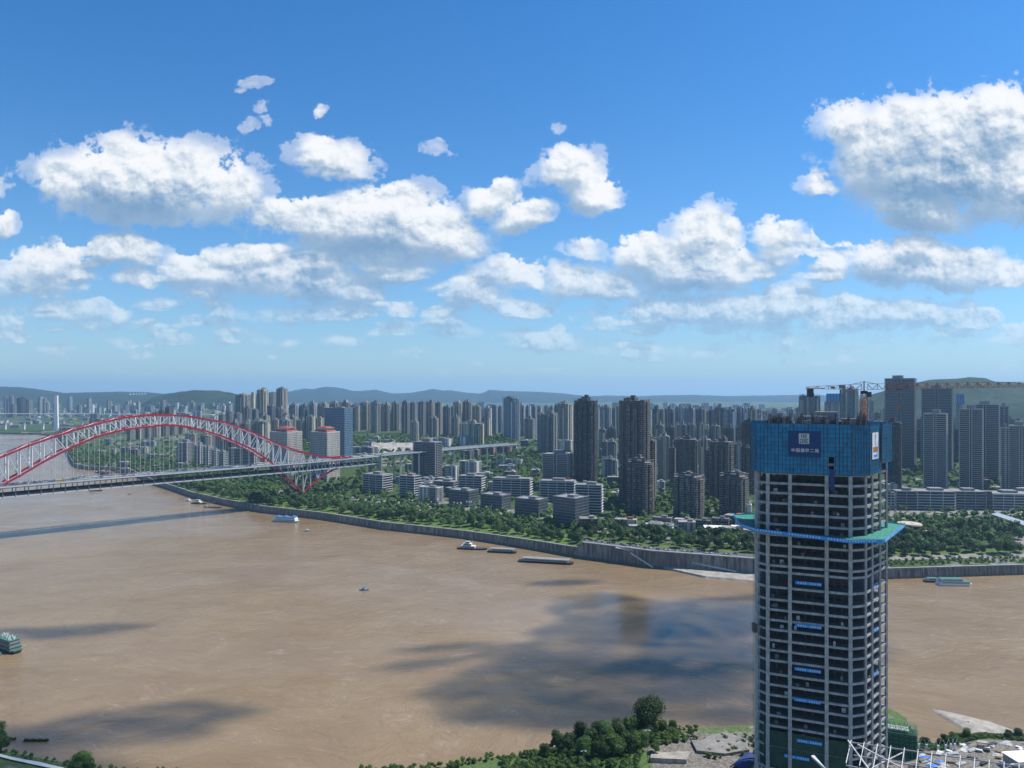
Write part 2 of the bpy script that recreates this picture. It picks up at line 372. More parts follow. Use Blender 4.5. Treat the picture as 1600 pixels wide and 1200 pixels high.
def ground_mat():
    def b(T):
        P = T.geo.outputs['Position']; z = T.sep(P)[2]
        n = T.noise(P, .006, 5, .6); n2 = T.noise(P, .03, 5, .65); n3 = T.noise(P, .25, 3, .6)
        green = T.mix(T.smooth(n3, .3, .7), c3(.018, .040, .013), c3(.070, .115, .030))
        earth = T.mix(T.smooth(n2, .35, .7), c3(.10, .10, .098), c3(.24, .23, .21))
        f = T.smooth(T.m('ADD', T.m('MULTIPLY', n, .5), T.m('MULTIPLY', n2, .5)),   .53, .60)
        c = T.mix(f, green, earth)
        T.put(T.bs.inputs['Base Color'], c); T.bs.inputs['Roughness'].default_value = .9; T.bs.inputs['Specular IOR Level'].default_value = .15
    return mat('city_ground', b)
def hill_mat(name, a, b_):
    def b(T):
        P = T.geo.outputs['Position']
        n = T.noise(P, .012, 7, .65); n2 = T.noise(T.vm('MULTIPLY', P, (1, 1, 3)), .0022, 4, .6)
        c = T.mix(T.smooth(T.m('ADD', T.m('MULTIPLY', n, .7), T.m('MULTIPLY', n2, .3)), .35, .65), c3(*a), c3(*b_))
        T.put(T.bs.inputs['Base Color'], c); T.bs.inputs['Roughness'].default_value = .95; T.bs.inputs['Specular IOR Level'].default_value = .1
        bp = T.new('ShaderNodeBump'); bp.inputs['Strength'].default_value = .8; bp.inputs['Distance'].default_value = 14; T.put(bp.inputs['Height'], n); T.l.new(bp.outputs[0], T.bs.inputs['Normal'])
    return mat(name, b)
M['hill'] = hill_mat('wooded_hill', (.012, .024, .012), (.035, .055, .024)); M['mount'] = hill_mat('far_mountain', (.012, .022, .016), (.026, .04, .026))
M['ground'] = ground_mat(); M['paving'] = weathered('stone_paving', (.20, .19, .175), scale=.06, var=.35)
def grass_mat():
    def b(T):
        P = T.geo.outputs['Position']; n = T.noise(P, .06, 5, .65); n2 = T.noise(P, .6, 3, .6)
        c = T.mix(T.smooth(n, .35, .65), c3(.065, .125, .025), c3(.12, .17, .045)); c = T.mix(T.smooth(n, .62, .72), c, c3(.30, .26, .19)); c = T.mix(T.smooth(n2, .4, .8, 0, .5), c, c3(.04, .08, .02))
        T.put(T.bs.inputs['Base Color'], c); T.bs.inputs['Roughness'].default_value = .9; T.bs.inputs['Specular IOR Level'].default_value = .1
    return mat('lawn', b)
M['grass'] = grass_mat()
def wall_mat():
    def b(T):
        P = T.geo.outputs['Position']; px, py, pz = T.sep(P)
        n = T.noise(T.vm('MULTIPLY', P, (1, 1, .08)), .35, 5, .65); n2 = T.noise(P, .03, 3, .5)
        c = T.mix(T.smooth(n, .35, .65), c3(.10, .090, .078), c3(.32, .29, .25)); c = T.mix(T.smooth(n2, .45, .65, 0, .5), c, c3(.16, .14, .12))
        c = T.mix(T.smooth(pz, 1.5, 3.0, .65, 0.0), c, c3(.13, .10, .075))
        T.put(T.bs.inputs['Base Color'], c); T.bs.inputs['Roughness'].default_value = .9
    return mat('embankment_stone', b)
M['quay'] = wall_mat()
def water_mat():
    def b(T):
        P = T.geo.outputs['Position']
        warp = T.vm('SCALE', T.vm('SUBTRACT', T.noise(P, .008, 4, .55, out=1), (.5, .5, .5)), scale=90)
        Q = T.vm('MULTIPLY', T.vm('ADD', P, warp), (.62, 1.0, 1.0))
        big = T.noise(Q, .0042, 6, .60); mid = T.noise(Q, .022, 5, .62)
        ver = T.m('ADD', T.m('MULTIPLY', big, .62), T.m('MULTIPLY', mid, .38))
        c = T.mix(T.smooth(ver, .36, .64), c3(.198, .132, .064), c3(.262, .190, .106))
        c = T.mix(T.smooth(mid, .60, .74, 0, .35), c, c3(.17, .120, .074))
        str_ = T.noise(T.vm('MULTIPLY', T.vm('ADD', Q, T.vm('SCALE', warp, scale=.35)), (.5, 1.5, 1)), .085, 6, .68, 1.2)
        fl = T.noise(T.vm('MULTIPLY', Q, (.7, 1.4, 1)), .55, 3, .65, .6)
        c = T.mix(T.smooth(str_, .56, .70, 0, .55), c, c3(.32, .25, .175)); c = T.mix(T.smooth(str_, .44, .33, 0, .45), c, c3(.175, .125, .08))  # pale and dark streaks painted in for rippled cloud and sky reflections
        glint = T.m('MULTIPLY', T.smooth(fl, .62, .72), T.smooth(mid, .50, .66))
        c = T.mix(T.m('MULTIPLY', glint, .75), c, c3(.52, .46, .38))  # pale specks painted in as ripple glints
        T.put(T.bs.inputs['Base Color'], c)
        T.put(T.bs.inputs['Roughness'], T.smooth(big, .38, .62, .06, .18))
        T.bs.inputs['IOR'].default_value = 1.333; T.bs.inputs['Specular IOR Level'].default_value = .48
        w1 = T.noise(T.vm('MULTIPLY', Q, (1, 1.6, 1)), .16, 5, .62, .4); w2 = T.noise(T.vm('MULTIPLY', P, (1, 1.5, 1)), .9, 3, .6, .5)
        w0 = T.noise(Q, .035, 3, .55, .8)
        calm = T.smooth(big, .40, .60, .35, 1.0)
        h = T.m('ADD', T.m('ADD', T.m('MULTIPLY', w1, .55), T.m('MULTIPLY', w2, .13)), T.m('MULTIPLY', w0, 1.1))
        # a glassy upwelling slick off the high quay
        sd = T.vm('LENGTH', T.vm('MULTIPLY', T.vm('SUBTRACT', T.vm('ADD', P, T.vm('SCALE', warp, scale=.5)), (118, 600, 0)), (1 / 175, 1 / 95, 0)))
        slick = T.smooth(T.m('ADD', sd, T.m('MULTIPLY', T.m('SUBTRACT', mid, .5), .8)), .75, 1.05, .10, 1.0)
        bp = T.new('ShaderNodeBump'); T.put(bp.inputs['Strength'], T.m('MULTIPLY', T.m('MULTIPLY', calm, .9), slick)); bp.inputs['Distance'].default_value = 2.2
        T.put(bp.inputs['Height'], h); T.l.new(bp.outputs[0], T.bs.inputs['Normal'])
    return mat('silty_river', b)
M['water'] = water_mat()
# ------------------------------------------------------------------ haze: thin even air over the whole basin
def haze():
    g = MB(); g.box(0, 9500, -70, 44000, 25000, 560); m = bpy.data.materials.new('haze'); m.use_nodes = True; t = m.node_tree
    for n in list(t.nodes): t.nodes.remove(n)
    T = NT(t); pv = T.new('ShaderNodeVolumePrincipled'); pv.inputs['Color'].default_value = c3(.40, .68, 1.0); pv.inputs['Density'].default_value = 5.0e-5; pv.inputs['Anisotropy'].default_value = .25
    o = T.new('ShaderNodeOutputMaterial'); T.l.new(pv.outputs[0], o.inputs['Volume'])
    tag(g.build('haze', m), 'thin blue haze filling the air over the river basin', None, None, 'stuff')
HAZE = True
if HAZE: haze()
# ------------------------------------------------------------------ river, land, hills
def ip(x, tab): return float(np.interp(x, [a for a, _ in tab], [b for _, b in tab]))
SH = [(-2500, 3900), (-100, 3400), (60, 3250), (84, 3100), (99, 2500), (110, 1977), (118, 1843), (135, 1790), (200, 1740), (214, 1640), (240, 1500), (300, 1318), (350, 1229), (412, 1151), (500, 1093), (600, 1011), (725, 950), (894, 846), (1018, 794), (1178, 757), (1382, 745), (1600, 763), (1900, 800), (2800, 900), (4200, 1100)]
ZW = [(-100, 5), (60, 6), (110, 8), (300, 9), (412, 10), (720, 9.5), (890, 11), (904, 11.5), (908, 17.5), (1180, 17.5), (1382, 10), (2000, 9)]
GS = [(0, 12), (40, 13), (100, 15), (200, 18.5), (300, 21), (450, 26), (600, 32), (900, 40), (1500, 55), (2500, 70), (3600, 74), (6000, 35), (9000, 10), (30000, 5)]
GF = [(60, .4), (200, .62), (300, .95), (450, 1.0)]
def shore(p): return ip(p, SH)
def ground(x, y):
    p = 800 + F * x / max(y, 1); s = y - shore(p)
    if s < 0: return -4
    zw = ip(p, ZW); g = 10 + (ip(s, GS) - 10) * ip(p, GF)
    if s < 14: return zw
    k = min(1, (s - 14) / 70); k = k * k * (3 - 2 * k)
    h = zw + (max(g, zw) - zw) * k
    if s > 150: h += (mnoise.noise((x / 260, y / 260, 0)) * 5) * min(1, (s - 150) / 400) * ip(p, GF)
    return h
def land():
    ps = list(np.arange(-2400, 60, 60)) + list(np.arange(60, 130, 3)) + list(np.arange(130, 1700, 10)) + list(np.arange(1700, 4200, 60))
    ss = [-3, 0, .5, 6, 14, 22, 35, 50, 66, 84, 105, 130, 160, 200, 240, 290, 340, 400, 470, 540, 620, 700, 800, 900, 1000, 1120, 1250, 1400, 1600, 1800, 2000, 2300, 2700, 3200, 3800, 4600, 5600, 7000, 9000, 12000, 16000]
    V = []; n = len(ss)
    for p in ps:
        s0 = shore(p)
        for i, s in enumerate(ss):
            Y = s0 + s; X = (p - 800) / F * Y
            V.append((X, Y, -5 if i == 0 else (-5 if i == 1 else ground(X, Y + .01))))
    Q = [(a * n + b, (a + 1) * n + b, (a + 1) * n + b + 1, a * n + b + 1) for a in range(len(ps) - 1) for b in range(n - 1)]
    mi = []
    for a in range(len(ps) - 1):
        for k in range(n - 1):
            p, s = ps[a], ss[k]; m = 0
            if 240 <= p < 425: m = 2 if s < 6 else 1 if s < 35 else 0
            elif 425 <= p < 905: m = 1 if 3 < s < 66 else 2 if 130 <= s < 160 else 0
            elif 905 <= p < 1385: m = 2 if s < 6 else 3 if s < 22 else 1 if s < 35 else 2 if 66 <= s < 84 else 0
            elif p >= 1385: m = 0 if s < 35 else 2 if s < 50 else 1 if s < 66 else 2 if 240 <= s < 340 else (2 if p > 1545 and s < 130 else 0)
            mi.append(m)
    tag(npmesh('ground', V, Q, [M['ground'], M['grass'], M['paving'], M['asphalt']], mi, smooth=False), 'far bank ground', None, None, 'structure')
    # quay wall standing on the shoreline, with buttresses and a pale coping
    g = MB(); cp = MB(); pp = [p for p in range(100, 2200, 6)]
    pts = [at(p, shore(p) - 1.2) + (ip(p, ZW) + .15,) for p in pp]
    for a, b in zip(pts, pts[1:]):
        d = Vector((b[0] - a[0], b[1] - a[1], 0)).normalized(); nrm = Vector((d.y, -d.x, 0))
        A = Vector((a[0], a[1], 0)); B = Vector((b[0], b[1], 0)); lean = nrm * 1.6
        g.hexa([A + lean - Vector((0, 0, 3)), B + lean - Vector((0, 0, 3)), B - nrm * 1.5 - Vector((0, 0, 3)), A - nrm * 1.5 - Vector((0, 0, 3))],
               [A + Vector((0, 0, a[2])), B + Vector((0, 0, b[2])), B - nrm * 1.5 + Vector((0, 0, b[2])), A - nrm * 1.5 + Vector((0, 0, a[2]))])
        cp.hexa([A + nrm * .3 + Vector((0, 0, a[2] + .01)), B + nrm * .3 + Vector((0, 0, b[2] + .01)), B - nrm * 1.9 + Vector((0, 0, b[2] + .01)), A - nrm * 1.9 + Vector((0, 0, a[2] + .01))],
                [A + nrm * .3 + Vector((0, 0, a[2] + .9)), B + nrm * .3 + Vector((0, 0, b[2] + .9)), B - nrm * 1.9 + Vector((0, 0, b[2] + .9)), A - nrm * 1.9 + Vector((0, 0, a[2] + .9))])
        L = (B - A).length; k = max(1, int(L / 4.5))
        if a[0] > at(420, 1150)[0]:
            for i in range(k):
                c = A + (B - A) * ((i + .5) / k); w = d * .45; z = a[2] - .4
                g.hexa([c - w + nrm * 2.2 - Vector((0, 0, 3)), c + w + nrm * 2.2 - Vector((0, 0, 3)), c + w - Vector((0, 0, 3)), c - w - Vector((0, 0, 3))],
                       [c - w + nrm * .7 + Vector((0, 0, z)), c + w + nrm * .7 + Vector((0, 0, z)), c + w + Vector((0, 0, z)), c - w + Vector((0, 0, z))])
    r = root('quay_wall', (pts[0][0], pts[0][1], 0), 'long grey stone embankment wall with buttresses along the far waterline', 'river wall')
    for nm, mb, m in (('wall', g, M['quay']), ('coping', cp, M['concrete'])):
        o = mb.build(nm, m, r); o.location = (-pts[0][0], -pts[0][1], 0)
land()
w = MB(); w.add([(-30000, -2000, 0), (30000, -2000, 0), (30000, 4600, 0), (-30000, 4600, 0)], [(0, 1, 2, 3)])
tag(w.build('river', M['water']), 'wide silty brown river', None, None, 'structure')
def ridge(name, prof, D, depth, base, m, label, rows=14, rough=.12, seed=0):
    ps = np.arange(prof[0][0], prof[-1][0] + .1, 4); V = []
    for p in ps:
        yy = ip(p, prof)
        for j in range(rows + 5):
            t = j / rows; Y = D - depth * (1 - t); X = (p - 800) / F * Y
            zt = EYE - (yy - 612) / F * D
            k = min(t, 2 - t); k = max(0, k); sm = math.sin(k * math.pi / 2) ** 1.25
            nz = mnoise.fractal((X / (depth * .35), Y / (depth * .35), seed), 1, 2, 4) * rough * (zt - base) * math.sin(min(1, k) * math.pi)
            V.append((X, Y, base + (zt - base) * sm + nz + mnoise.noise((X / 70, Y / 70, seed)) * (D / 1400)))
    n = rows + 5
    Q = [(a * n + b, (a + 1) * n + b, (a + 1) * n + b + 1, a * n + b + 1) for a in range(len(ps) - 1) for b in range(n - 1)]
    tag(npmesh(name, V, Q, m, smooth=True), label, None, None, 'structure')
ridge('mountains', [(360, 640), (400, 618), (430, 612), (450, 612), (475, 607), (490, 608), (507, 604), (522, 605), (537, 607), (550, 611), (565, 611), (587, 609), (600, 612), (615, 615), (640, 614), (660, 611), (675, 608), (690, 610), (705, 610), (725, 613), (750, 615), (757, 613), (764, 609), (780, 610), (794, 611), (830, 612), (869, 614), (890, 616), (915, 619), (950, 618), (1000, 619), (1025, 618), (1081, 617), (1137, 619), (1194, 618), (1250, 617), (1300, 618), (1400, 616), (1500, 614), (1700, 610), (2000, 612)], 14500, 3500, -60, M['mount'], 'long blue mountain range on the horizon')
ridge('hills', [(-900, 640), (-400, 622), (-200, 612), (-60, 606), (0, 604), (30, 605), (60, 608), (80, 611), (100, 614), (140, 613), (190, 612), (230, 613), (260, 616), (300, 620), (330, 640)], 9500, 2600, 40, M['hill'], 'far hazy hills behind the left bank', seed=3)
ridge('hill', [(214, 636), (226, 629), (240, 621), (262, 615), (285, 612), (305, 610), (325, 610), (345, 611), (362, 614), (390, 621), (430, 628), (470, 640)], 6200, 900, 40, M['hill'], 'low wooded hill behind the arch crown', seed=5)
ridge('hillside', [(1290, 650), (1340, 626), (1365, 616), (1387, 609), (1410, 603), (1430, 598), (1450, 594), (1465, 593), (1495, 592), (1516, 589), (1540, 591), (1555, 596), (1580, 597), (1600, 598), (1640, 594), (1700, 590), (1800, 596), (1950, 606), (2150, 612), (2400, 640)], 4300, 1500, 62, M['hill'], 'dark wooded mountain slope behind the right hand towers', seed=9, rough=.2)
# ------------------------------------------------------------------ buildings
G_ = (.028, .042, .058)
FA = {
 'resi': facade('slate_apartment_wall', (.24, .25, .255), G_, 3.4, 3.0, accent=(.47, .42, .32), pa=.20, recess_shade=.30),
 'cream': facade('cream_apartment_wall', (.34, .325, .29), G_, 3.2, 3.0, accent=(.60, .52, .36), pa=.28, recess_shade=.25),
 'blue': facade('pale_apartment_wall', (.33, .37, .41), G_, 3.3, 3.0, accent=(.62, .64, .65), pa=.22, recess_shade=.30),
 'dark': facade('dark_tower_wall', (.060, .056, .055), (.02, .026, .034), 2.8, 3.1, .6, .6, accent=(.085, .066, .055), pa=.12, recess_shade=.2, roof=(.09, .085, .08)),
 'brown': facade('brown_tower_wall', (.135, .118, .105), (.018, .026, .034), 3.0, 3.1, .62, .60, accent=(.20, .165, .135), pa=.14, recess_shade=.25, band=(.24, .21, .18), roof=(.16, .15, .14)),
 'stone': facade('stone_apartment_wall', (.22, .19, .165), (.016, .022, .028), 3.3, 3.2, .70, .60, accent=(.27, .23, .19), pa=.08, recess_shade=.15, roof=(.22, .20, .18)),
 'hotel': facade('cream_hotel_wall', (.52, .49, .44), (.02, .024, .03), 3.4, 3.5, .42, .46, pa=.0, recess_shade=.0, tint=.05),
 'white': facade('white_apartment_wall', (.44, .44, .42), G_, 3.6, 3.1, .6, .55, accent=(.66, .64, .6), pa=.2, recess_shade=.25),
 'brick': facade('red_brick_wall', (.26, .13, .10), G_, 3.4, 3.1, .5, .5, accent=(.42, .30, .25), pa=.2),
 'glass': curtain('blue_curtain_wall', (.045, .095, .16), (.20, .27, .33), 2.4, 3.9, .14, .16, rough=.1),
 'core': curtain('recessed_glass', (.020, .030, .040), (.055, .06, .065), 2.2, 3.6, .10, .10, rough=.18),
 'office': curtain('office_glass', (.03, .045, .06), (.22, .23, .24), 3.0, 4.0, .10, .14, rough=.18),
}
M['slab'] = weathered('balcony_concrete', (.50, .50, .49), var=.12); M['slabw'] = weathered('white_balcony', (.54, .54, .53), var=.16); M['slabg'] = weathered('grey_balcony', (.30, .31, .32), var=.12)
M['rail'] = curtain('balcony_glass', (.05, .075, .095), (.13, .15, .16), 3.2, 3.3, .06, .1)
BR = random.Random(21)
def tower(px0, px1, ytop, D, style, label, rot=-24, ratio=.75, cat='apartment tower', group=None, name='apartment_tower', base=None, sign=False):
    r = R(rot); wv = (px1 - px0) / F * D * 1.08; w = wv / (math.cos(r) + ratio * abs(math.sin(r))); d = ratio * w
    Yc = D + (w * abs(math.sin(r)) + d * math.cos(r)) / 2; Xc = ((px0 + px1) / 2 - 800) / F * (D + (Yc - D) * .6)
    zb = (ground(Xc, Yc) - 2) if base is None else base; H = EYE - (ytop - 612) / F * D - zb
    big = (px1 - px0) > 13.5 or style in ('band', 'bandg', 'bandw')
    rt = root(name, (Xc, Yc, zb), label, cat, group, r); rr = BR
    kw = dict(parent=rt)
    if style in ('band', 'bandg', 'bandw'):
        fh = 3.3 if H > 45 else 4.0; Hc = H - 2.5
        c = MB(); c.box(0, 0, 0, w - 2.6, d - 2.6, Hc); c.build('wall', FA['core'], rt)
        n = int(Hc / fh); sm = {'band': M['slab'], 'bandg': M['slabg'], 'bandw': M['slabw']}[style]
        g = MB(); rl = MB(); tallw = H > 45
        for k in range(1, n + 1):
            z = k * fh - .35
            if tallw:
                for sx in (-1, 1):          # two balcony stacks on the river side, one round each flank
                    g.box(sx * w * .265, -d / 2 + .9, z, w * .44, 2.6, .55); rl.box(sx * w * .265, -d / 2 - .28, z + .55, w * .42, .12, .95)
                g.box(w / 2 - .9, 0, z + .01, 2.2, d * .8, .5); g.box(-w / 2 + .9, 0, z + .01, 2.2, d * .8, .5); g.box(0, d / 2 - .9, z, w * .8, 2.2, .5)
            else: g.box(0, 0, z, w, d, .95)
        g.build('balcony', sm, rt)
        if tallw: rl.build('railing', M['rail'], rt)
        f = MB()
        if tallw:
            for x in (-w * .49, -w * .045, w * .045, w * .49): f.box(x, -d / 2 + .1, 0, .8, 1.6, H - 1)
            for s in (-1, 1): f.box(s * w * .268, -d / 2 + .1, H - 1.8, w * .445 - .8, 1.6, .8)
            for y in (-d * .2, d * .42): f.box(w / 2 + .05, y, 0, .9, .8, H - 1)
        else:
            for x in np.linspace(-w / 2 + .3, w / 2 - .3, max(3, int(w / 14) + 1)): f.box(float(x), -d / 2 + .25, 0, .7, .9, Hc + .4)
        f.build('fin', sm, rt)
        t = MB(); t.box(0, 0, Hc, w - 1, d - 1, 1.2); t.build('roof', M['grey'], rt)
        if big:
            h = MB(); h.box(rr.uniform(-.1, .1) * w, 0, Hc + 1.2, w * .35, d * .45, 3.5 + (3 if tallw else 0)); h.build('roof_house', M['grey'], rt)
        return rt
    fm = FA[style]
    g = MB(); step = rr.uniform(.0, .05) if H > 50 else 0
    if style in ('glass', 'office', 'hotel') or H < 32:
        g.box(0, 0, 0, w, d, H)
    else:
        g.box(0, 0, 0, w * .90, d * .80, H)
        if not big:
            for x in (-.3, .3): g.box(x * w, 0, 0, w * .26, d, H - rr.choice((0, 3, 6)))
            g.box(0, 0, H - 1, w * .25, d * .4, 5)
    g.build('wall', fm, rt)
    if big and not (style in ('glass', 'office', 'hotel') or H < 32):
        n = 2 if w < 22 else 3 if w < 34 else 4
        acc = {'resi': 'cream', 'cream': 'cream', 'blue': 'blue', 'dark': 'dark', 'brown': 'brown', 'stone': 'stone', 'white': 'white', 'brick': 'brick'}[style]
        for i in range(n):
            x = (-.5 + (i + .5) / n) * w * .98; bw = w / n * rr.uniform(.52, .68); hh = H - (rr.choice((0, 3.1, 6.2, 9.3, 12.4)) if H > 70 else rr.choice((0, 0, 3.1, 6.2))) + (1.3 if i % 2 else .2)
            b = MB(); b.box(x, 0, 0, bw, d * rr.uniform(.94, 1.0), hh)
            b.build('bay', FA[acc] if rr.random() < .35 else fm, rt)
        for s in (-1, 1):
            b = MB(); b.box(s * (w * .45 + .2), 0, 0, w * .085, d * .42, H - 2.2); b.build('side_bay', fm, rt)
        h = MB(); q0 = rr.uniform(-.12, .12) * w; q1 = rr.uniform(5, 8); h.box(q0, d * .05, H - 1, w * .32, d * .45, q1); h.box(q0 + w * .04, d * .05, H - 1 + q1, w * .14, d * .25, rr.uniform(2, 4)); h.build('roof_house', fm, rt)
        h = MB(); h.box(-w * .30, 0, H - .5, w * .13, d * .3, rr.uniform(3, 5)); h.build('water_tank_house', fm, rt)
        # parapet frame over the roof edge
        if rr.random() < .6:
            q = MB()
            for a, b2 in (((-.45, -.40), (.45, -.40)), ((.45, -.40), (.45, .40)), ((-.45, .40), (.45, .40)), ((-.45, -.40), (-.45, .40))):
                q.bar((a[0] * w, a[1] * d, H + 3.4), (b2[0] * w, b2[1] * d, H + 3.4), .7, .5)
            for a in ((-.44, -.39), (.44, -.39), (.44, .39), (-.44, .39), (0, -.39), (0, .39)): q.box(a[0] * w, a[1] * d, H - 1, .6, .6, 4.2)
            q.build('roof_frame', M['grey'], rt)
    elif big:
        t = MB(); 
        for s in (-1, 1): t.box(0, s * (d / 2 - .3), H, w, .5, 1.1); t.box(s * (w / 2 - .3), 0, H, .5, d - 1.1, 1.1)
        t.build('parapet', M['pale'] if style in ('white', 'hotel') else M['grey'], rt)
        t = MB(); t.box(w * .1, 0, H, w * .3, d * .35, 3.2); t.build('roof_house', M['grey'], rt)
    if sign:
        s = MB(); s.box(0, -d * .30, H, w * .62, 1.2, 6.2); s.build('sign_box', M['dark'], rt)
        s = MB()
        for k in range(5): s.box((-.02 + .045 * k) * w, -d * .30 - .7, H + 2, w * .033, .15, 2.6)
        s.build('sign_lettering', M['white'], rt)
    return rt
def row(specs, group, label, style=None, **kw):
    specs = sorted(specs, key=lambda s: s[0])
    for i, s in enumerate(specs):
        st = s[4] if len(s) > 4 else style
        tower(s[0], s[1], s[2], s[3], st, label.replace('#', ordinal(i)), group=group, **kw)
# --- the tall ones people would point at
T = tower
T(896, 936, 626, 1277, 'dark', 'tall almost black twin core tower behind the striped offices', rot=-28, ratio=.8)
T(967, 1020, 626, 1075, 'brown', 'tallest brown tower with stepped crown and a sunlit cream edge', rot=-26, ratio=.8)
T(981, 1025, 724, 1010, 'stone', 'squat brown stone tower in front of the tallest brown tower', rot=-40, sign=True)
T(1054, 1105, 748, 985, 'stone', 'brown stone tower with a lit letter sign on its dark roof box', rot=-40, sign=True)
T(1126, 1174, 746, 1000, 'stone', 'brown stone tower with sign box nearest the unfinished tower', rot=-40, sign=True)
T(997, 1029, 688, 1120, 'stone', 'beige balconied tower rising right behind the squat stone tower', rot=-32)
T(1028, 1048, 682, 1290, 'cream', 'slim cream striped tower between brown clusters', rot=-20)
T(1054, 1092, 687, 1300, 'brown', 'broad brown tower standing behind the letter sign roof', rot=-20, ratio=.6)
T(1093, 1113, 688, 1340, 'cream', 'narrow cream ribbed tower behind the brown clusters', rot=-20)
T(1110, 1150, 691, 1120, 'brown', 'dark brown tower with two white sunlit flanks left of the blue screens', rot=-38)
T(1046, 1057, 700, 1230, 'stone', 'narrow stone tower squeezed left of the letter sign tower', rot=-30)
T(1103, 1128, 704, 1180, 'stone', 'stone tower rising between the two sign box towers', rot=-34)
T(1166, 1186, 700, 1180, 'stone', 'stone tower half hidden by the left edge of the unfinished tower', rot=-34)
T(940, 966, 690, 1500, 'resi', 'grey slab tower right behind the black tower base', rot=-24)
T(1151, 1165, 697, 1350, 'white', 'white balconied tower half hidden by dark brown neighbours')
T(1160, 1184, 660, 1330, 'dark', 'dark slim tower touching the left edge of the blue screens', rot=-30)
T(785, 813, 622, 2150, 'blue', 'tall grey blue slab tower standing above the ridge row', rot=-22, ratio=.5)
T(839, 873, 647, 1750, 'resi', 'ribbed grey apartment slab left of the pale tan tower', rot=-25, ratio=.6)
T(866, 897, 631, 2000, 'cream', 'tan tower with sunlit yellow balconies just left of the black tower', rot=-30, ratio=.8)
T(937, 957, 636, 1950, 'white', 'white and green scaffolded tower peeping right of the black tower')
T(849, 895, 709, 1285, 'bandw', 'white balconied round cornered tower beside the black tower', rot=-22, ratio=.6)
T(646, 689, 690, 1373, 'bandg', 'grey balconied twin slab tower in front of the approach viaduct', rot=-24, ratio=.55)
T(508, 547, 638, 1560, 'glass', 'blue glass office tower behind the cream hotels', rot=-18, ratio=.7, name='office_tower', cat='office tower')
T(717, 757, 662, 1950, 'cream', 'dark apartment slab with bold cream stripes on the ridge', rot=-20, ratio=.4)
T(1388, 1437, 590, 1480, 'bandg', 'tallest grey balconied tower behind the crane jib', rot=-34, ratio=.75)
T(1446, 1494, 606, 1420, 'bandg', 'second tallest grey tower with tan crown under the crane jib', rot=-34, ratio=.7)
T(1386, 1413, 660, 1200, 'dark', 'dark tower right beside the blue screens with a pale balcony edge', rot=-36, ratio=.9)
T(1448, 1484, 645, 1170, 'band', 'grey tower with white outline frames and a crown of dark panels', rot=-35, ratio=.7)
T(1504, 1540, 638, 1165, 'band', 'white outlined tower left of the square framed tower', rot=-35, ratio=.7)
T(1523, 1565, 631, 1290, 'band', 'square framed tower with the flat dark rooftop box', rot=-35, ratio=.6)
T(1564, 1578, 634, 1400, 'bandg', 'thin dark tower squeezed beside the square framed tower', rot=-35)
T(1566, 1581, 667, 1180, 'band', 'narrow curved top tower near the right edge', rot=-35)
T(1582, 1618, 664, 1160, 'band', 'white outlined tower cut by the right edge of the view', rot=-35)
T(1625, 1662, 640, 1200, 'band', 'white outlined tower beyond the right end of the row', rot=-35)
T(1494, 1506, 630, 1750, 'white', 'unfinished tower with blue screens between the grey towers', rot=-30)
T(1438, 1447, 652, 1500, 'blue', 'slim bright blue tower between the two tallest grey towers', rot=-30)
T(1250, 1285, 618, 1900, 'resi', 'left ribbed tower seen over the blue screens under the jib end', rot=-20)
T(1290, 1315, 627, 2300, 'white', 'half built white tower wrapped in blue above, behind the crane', rot=-20)
T(1314, 1345, 608, 1850, 'resi', 'dark tower with pale flank just left of the crane mast', rot=-28)
T(1355, 1366, 626, 2300, 'white', 'pale tower seen just right of the crane mast', rot=-20)
for px0, px1, ya, yb, D, lab in ((1493.5, 1506.5, 616, 631, 1745, 1), (1289.5, 1315.5, 615, 628, 2295, 2)):
    rt = root('safety_screen', (*at((px0 + px1) / 2, D + 15), EYE - (yb - 612) / F * D), ('blue safety screens round the top of the tower behind the jib', 'blue safety screens capping the half built tower left of the mast')[lab - 1], 'safety screen', None, R(-25))
    w = (px1 - px0) / F * D * .80; g = MB(); g.box(0, 0, 0, w, w, (yb - ya) / F * D); g.build('mesh_panel', M['blue'], rt)
    g = MB()
    for k in range(6): g.box(-w / 2 + w * k / 5, -w / 2 - .3, 0, .5, .4, (yb - ya) / F * D)
    g.build('frame', M['white'], rt)
# --- hotels with hipped roofs
for px0, px1, yt, D, lab in ((421, 467, 676, 1420, 'left one of the cream hotel towers with red hipped roofs'), (485, 527, 676, 1373, 'right one of the cream hotel towers with red hipped roofs')):
    rt = T(px0, px1, yt, D, 'hotel', lab, rot=-30, ratio=.8, cat='hotel', name='hotel_tower', group='twin hotel towers')
    wv = (px1 - px0) / F * D; w = wv / (math.cos(R(30)) + .8 * .5); d = .8 * w; H = EYE - (yt - 612) / F * D - rt.location.z
    def hip(z, a, b, h, k, nm):
        g = MB(); A = [(-a / 2, -b / 2, z), (a / 2, -b / 2, z), (a / 2, b / 2, z), (-a / 2, b / 2, z)]; B = [(x * k, y * k, z + h) for x, y, _ in A]
        g.hexa(A, B); g.build(nm, M['tile'], rt)
    hip(H + 1.2, w * .86, d * .86, 2.6, .84, 'roof')
    g = MB(); g.box(0, 0, H + 3.8, w * .62, d * .62, 3.6); g.build('attic', FA['hotel'], rt)
    hip(H + 7.4, w * .72, d * .72, 3.4, .55, 'upper_roof')
T(435, 456, 656, 1500, 'white', 'plain pale lift block rising behind the left hotel')
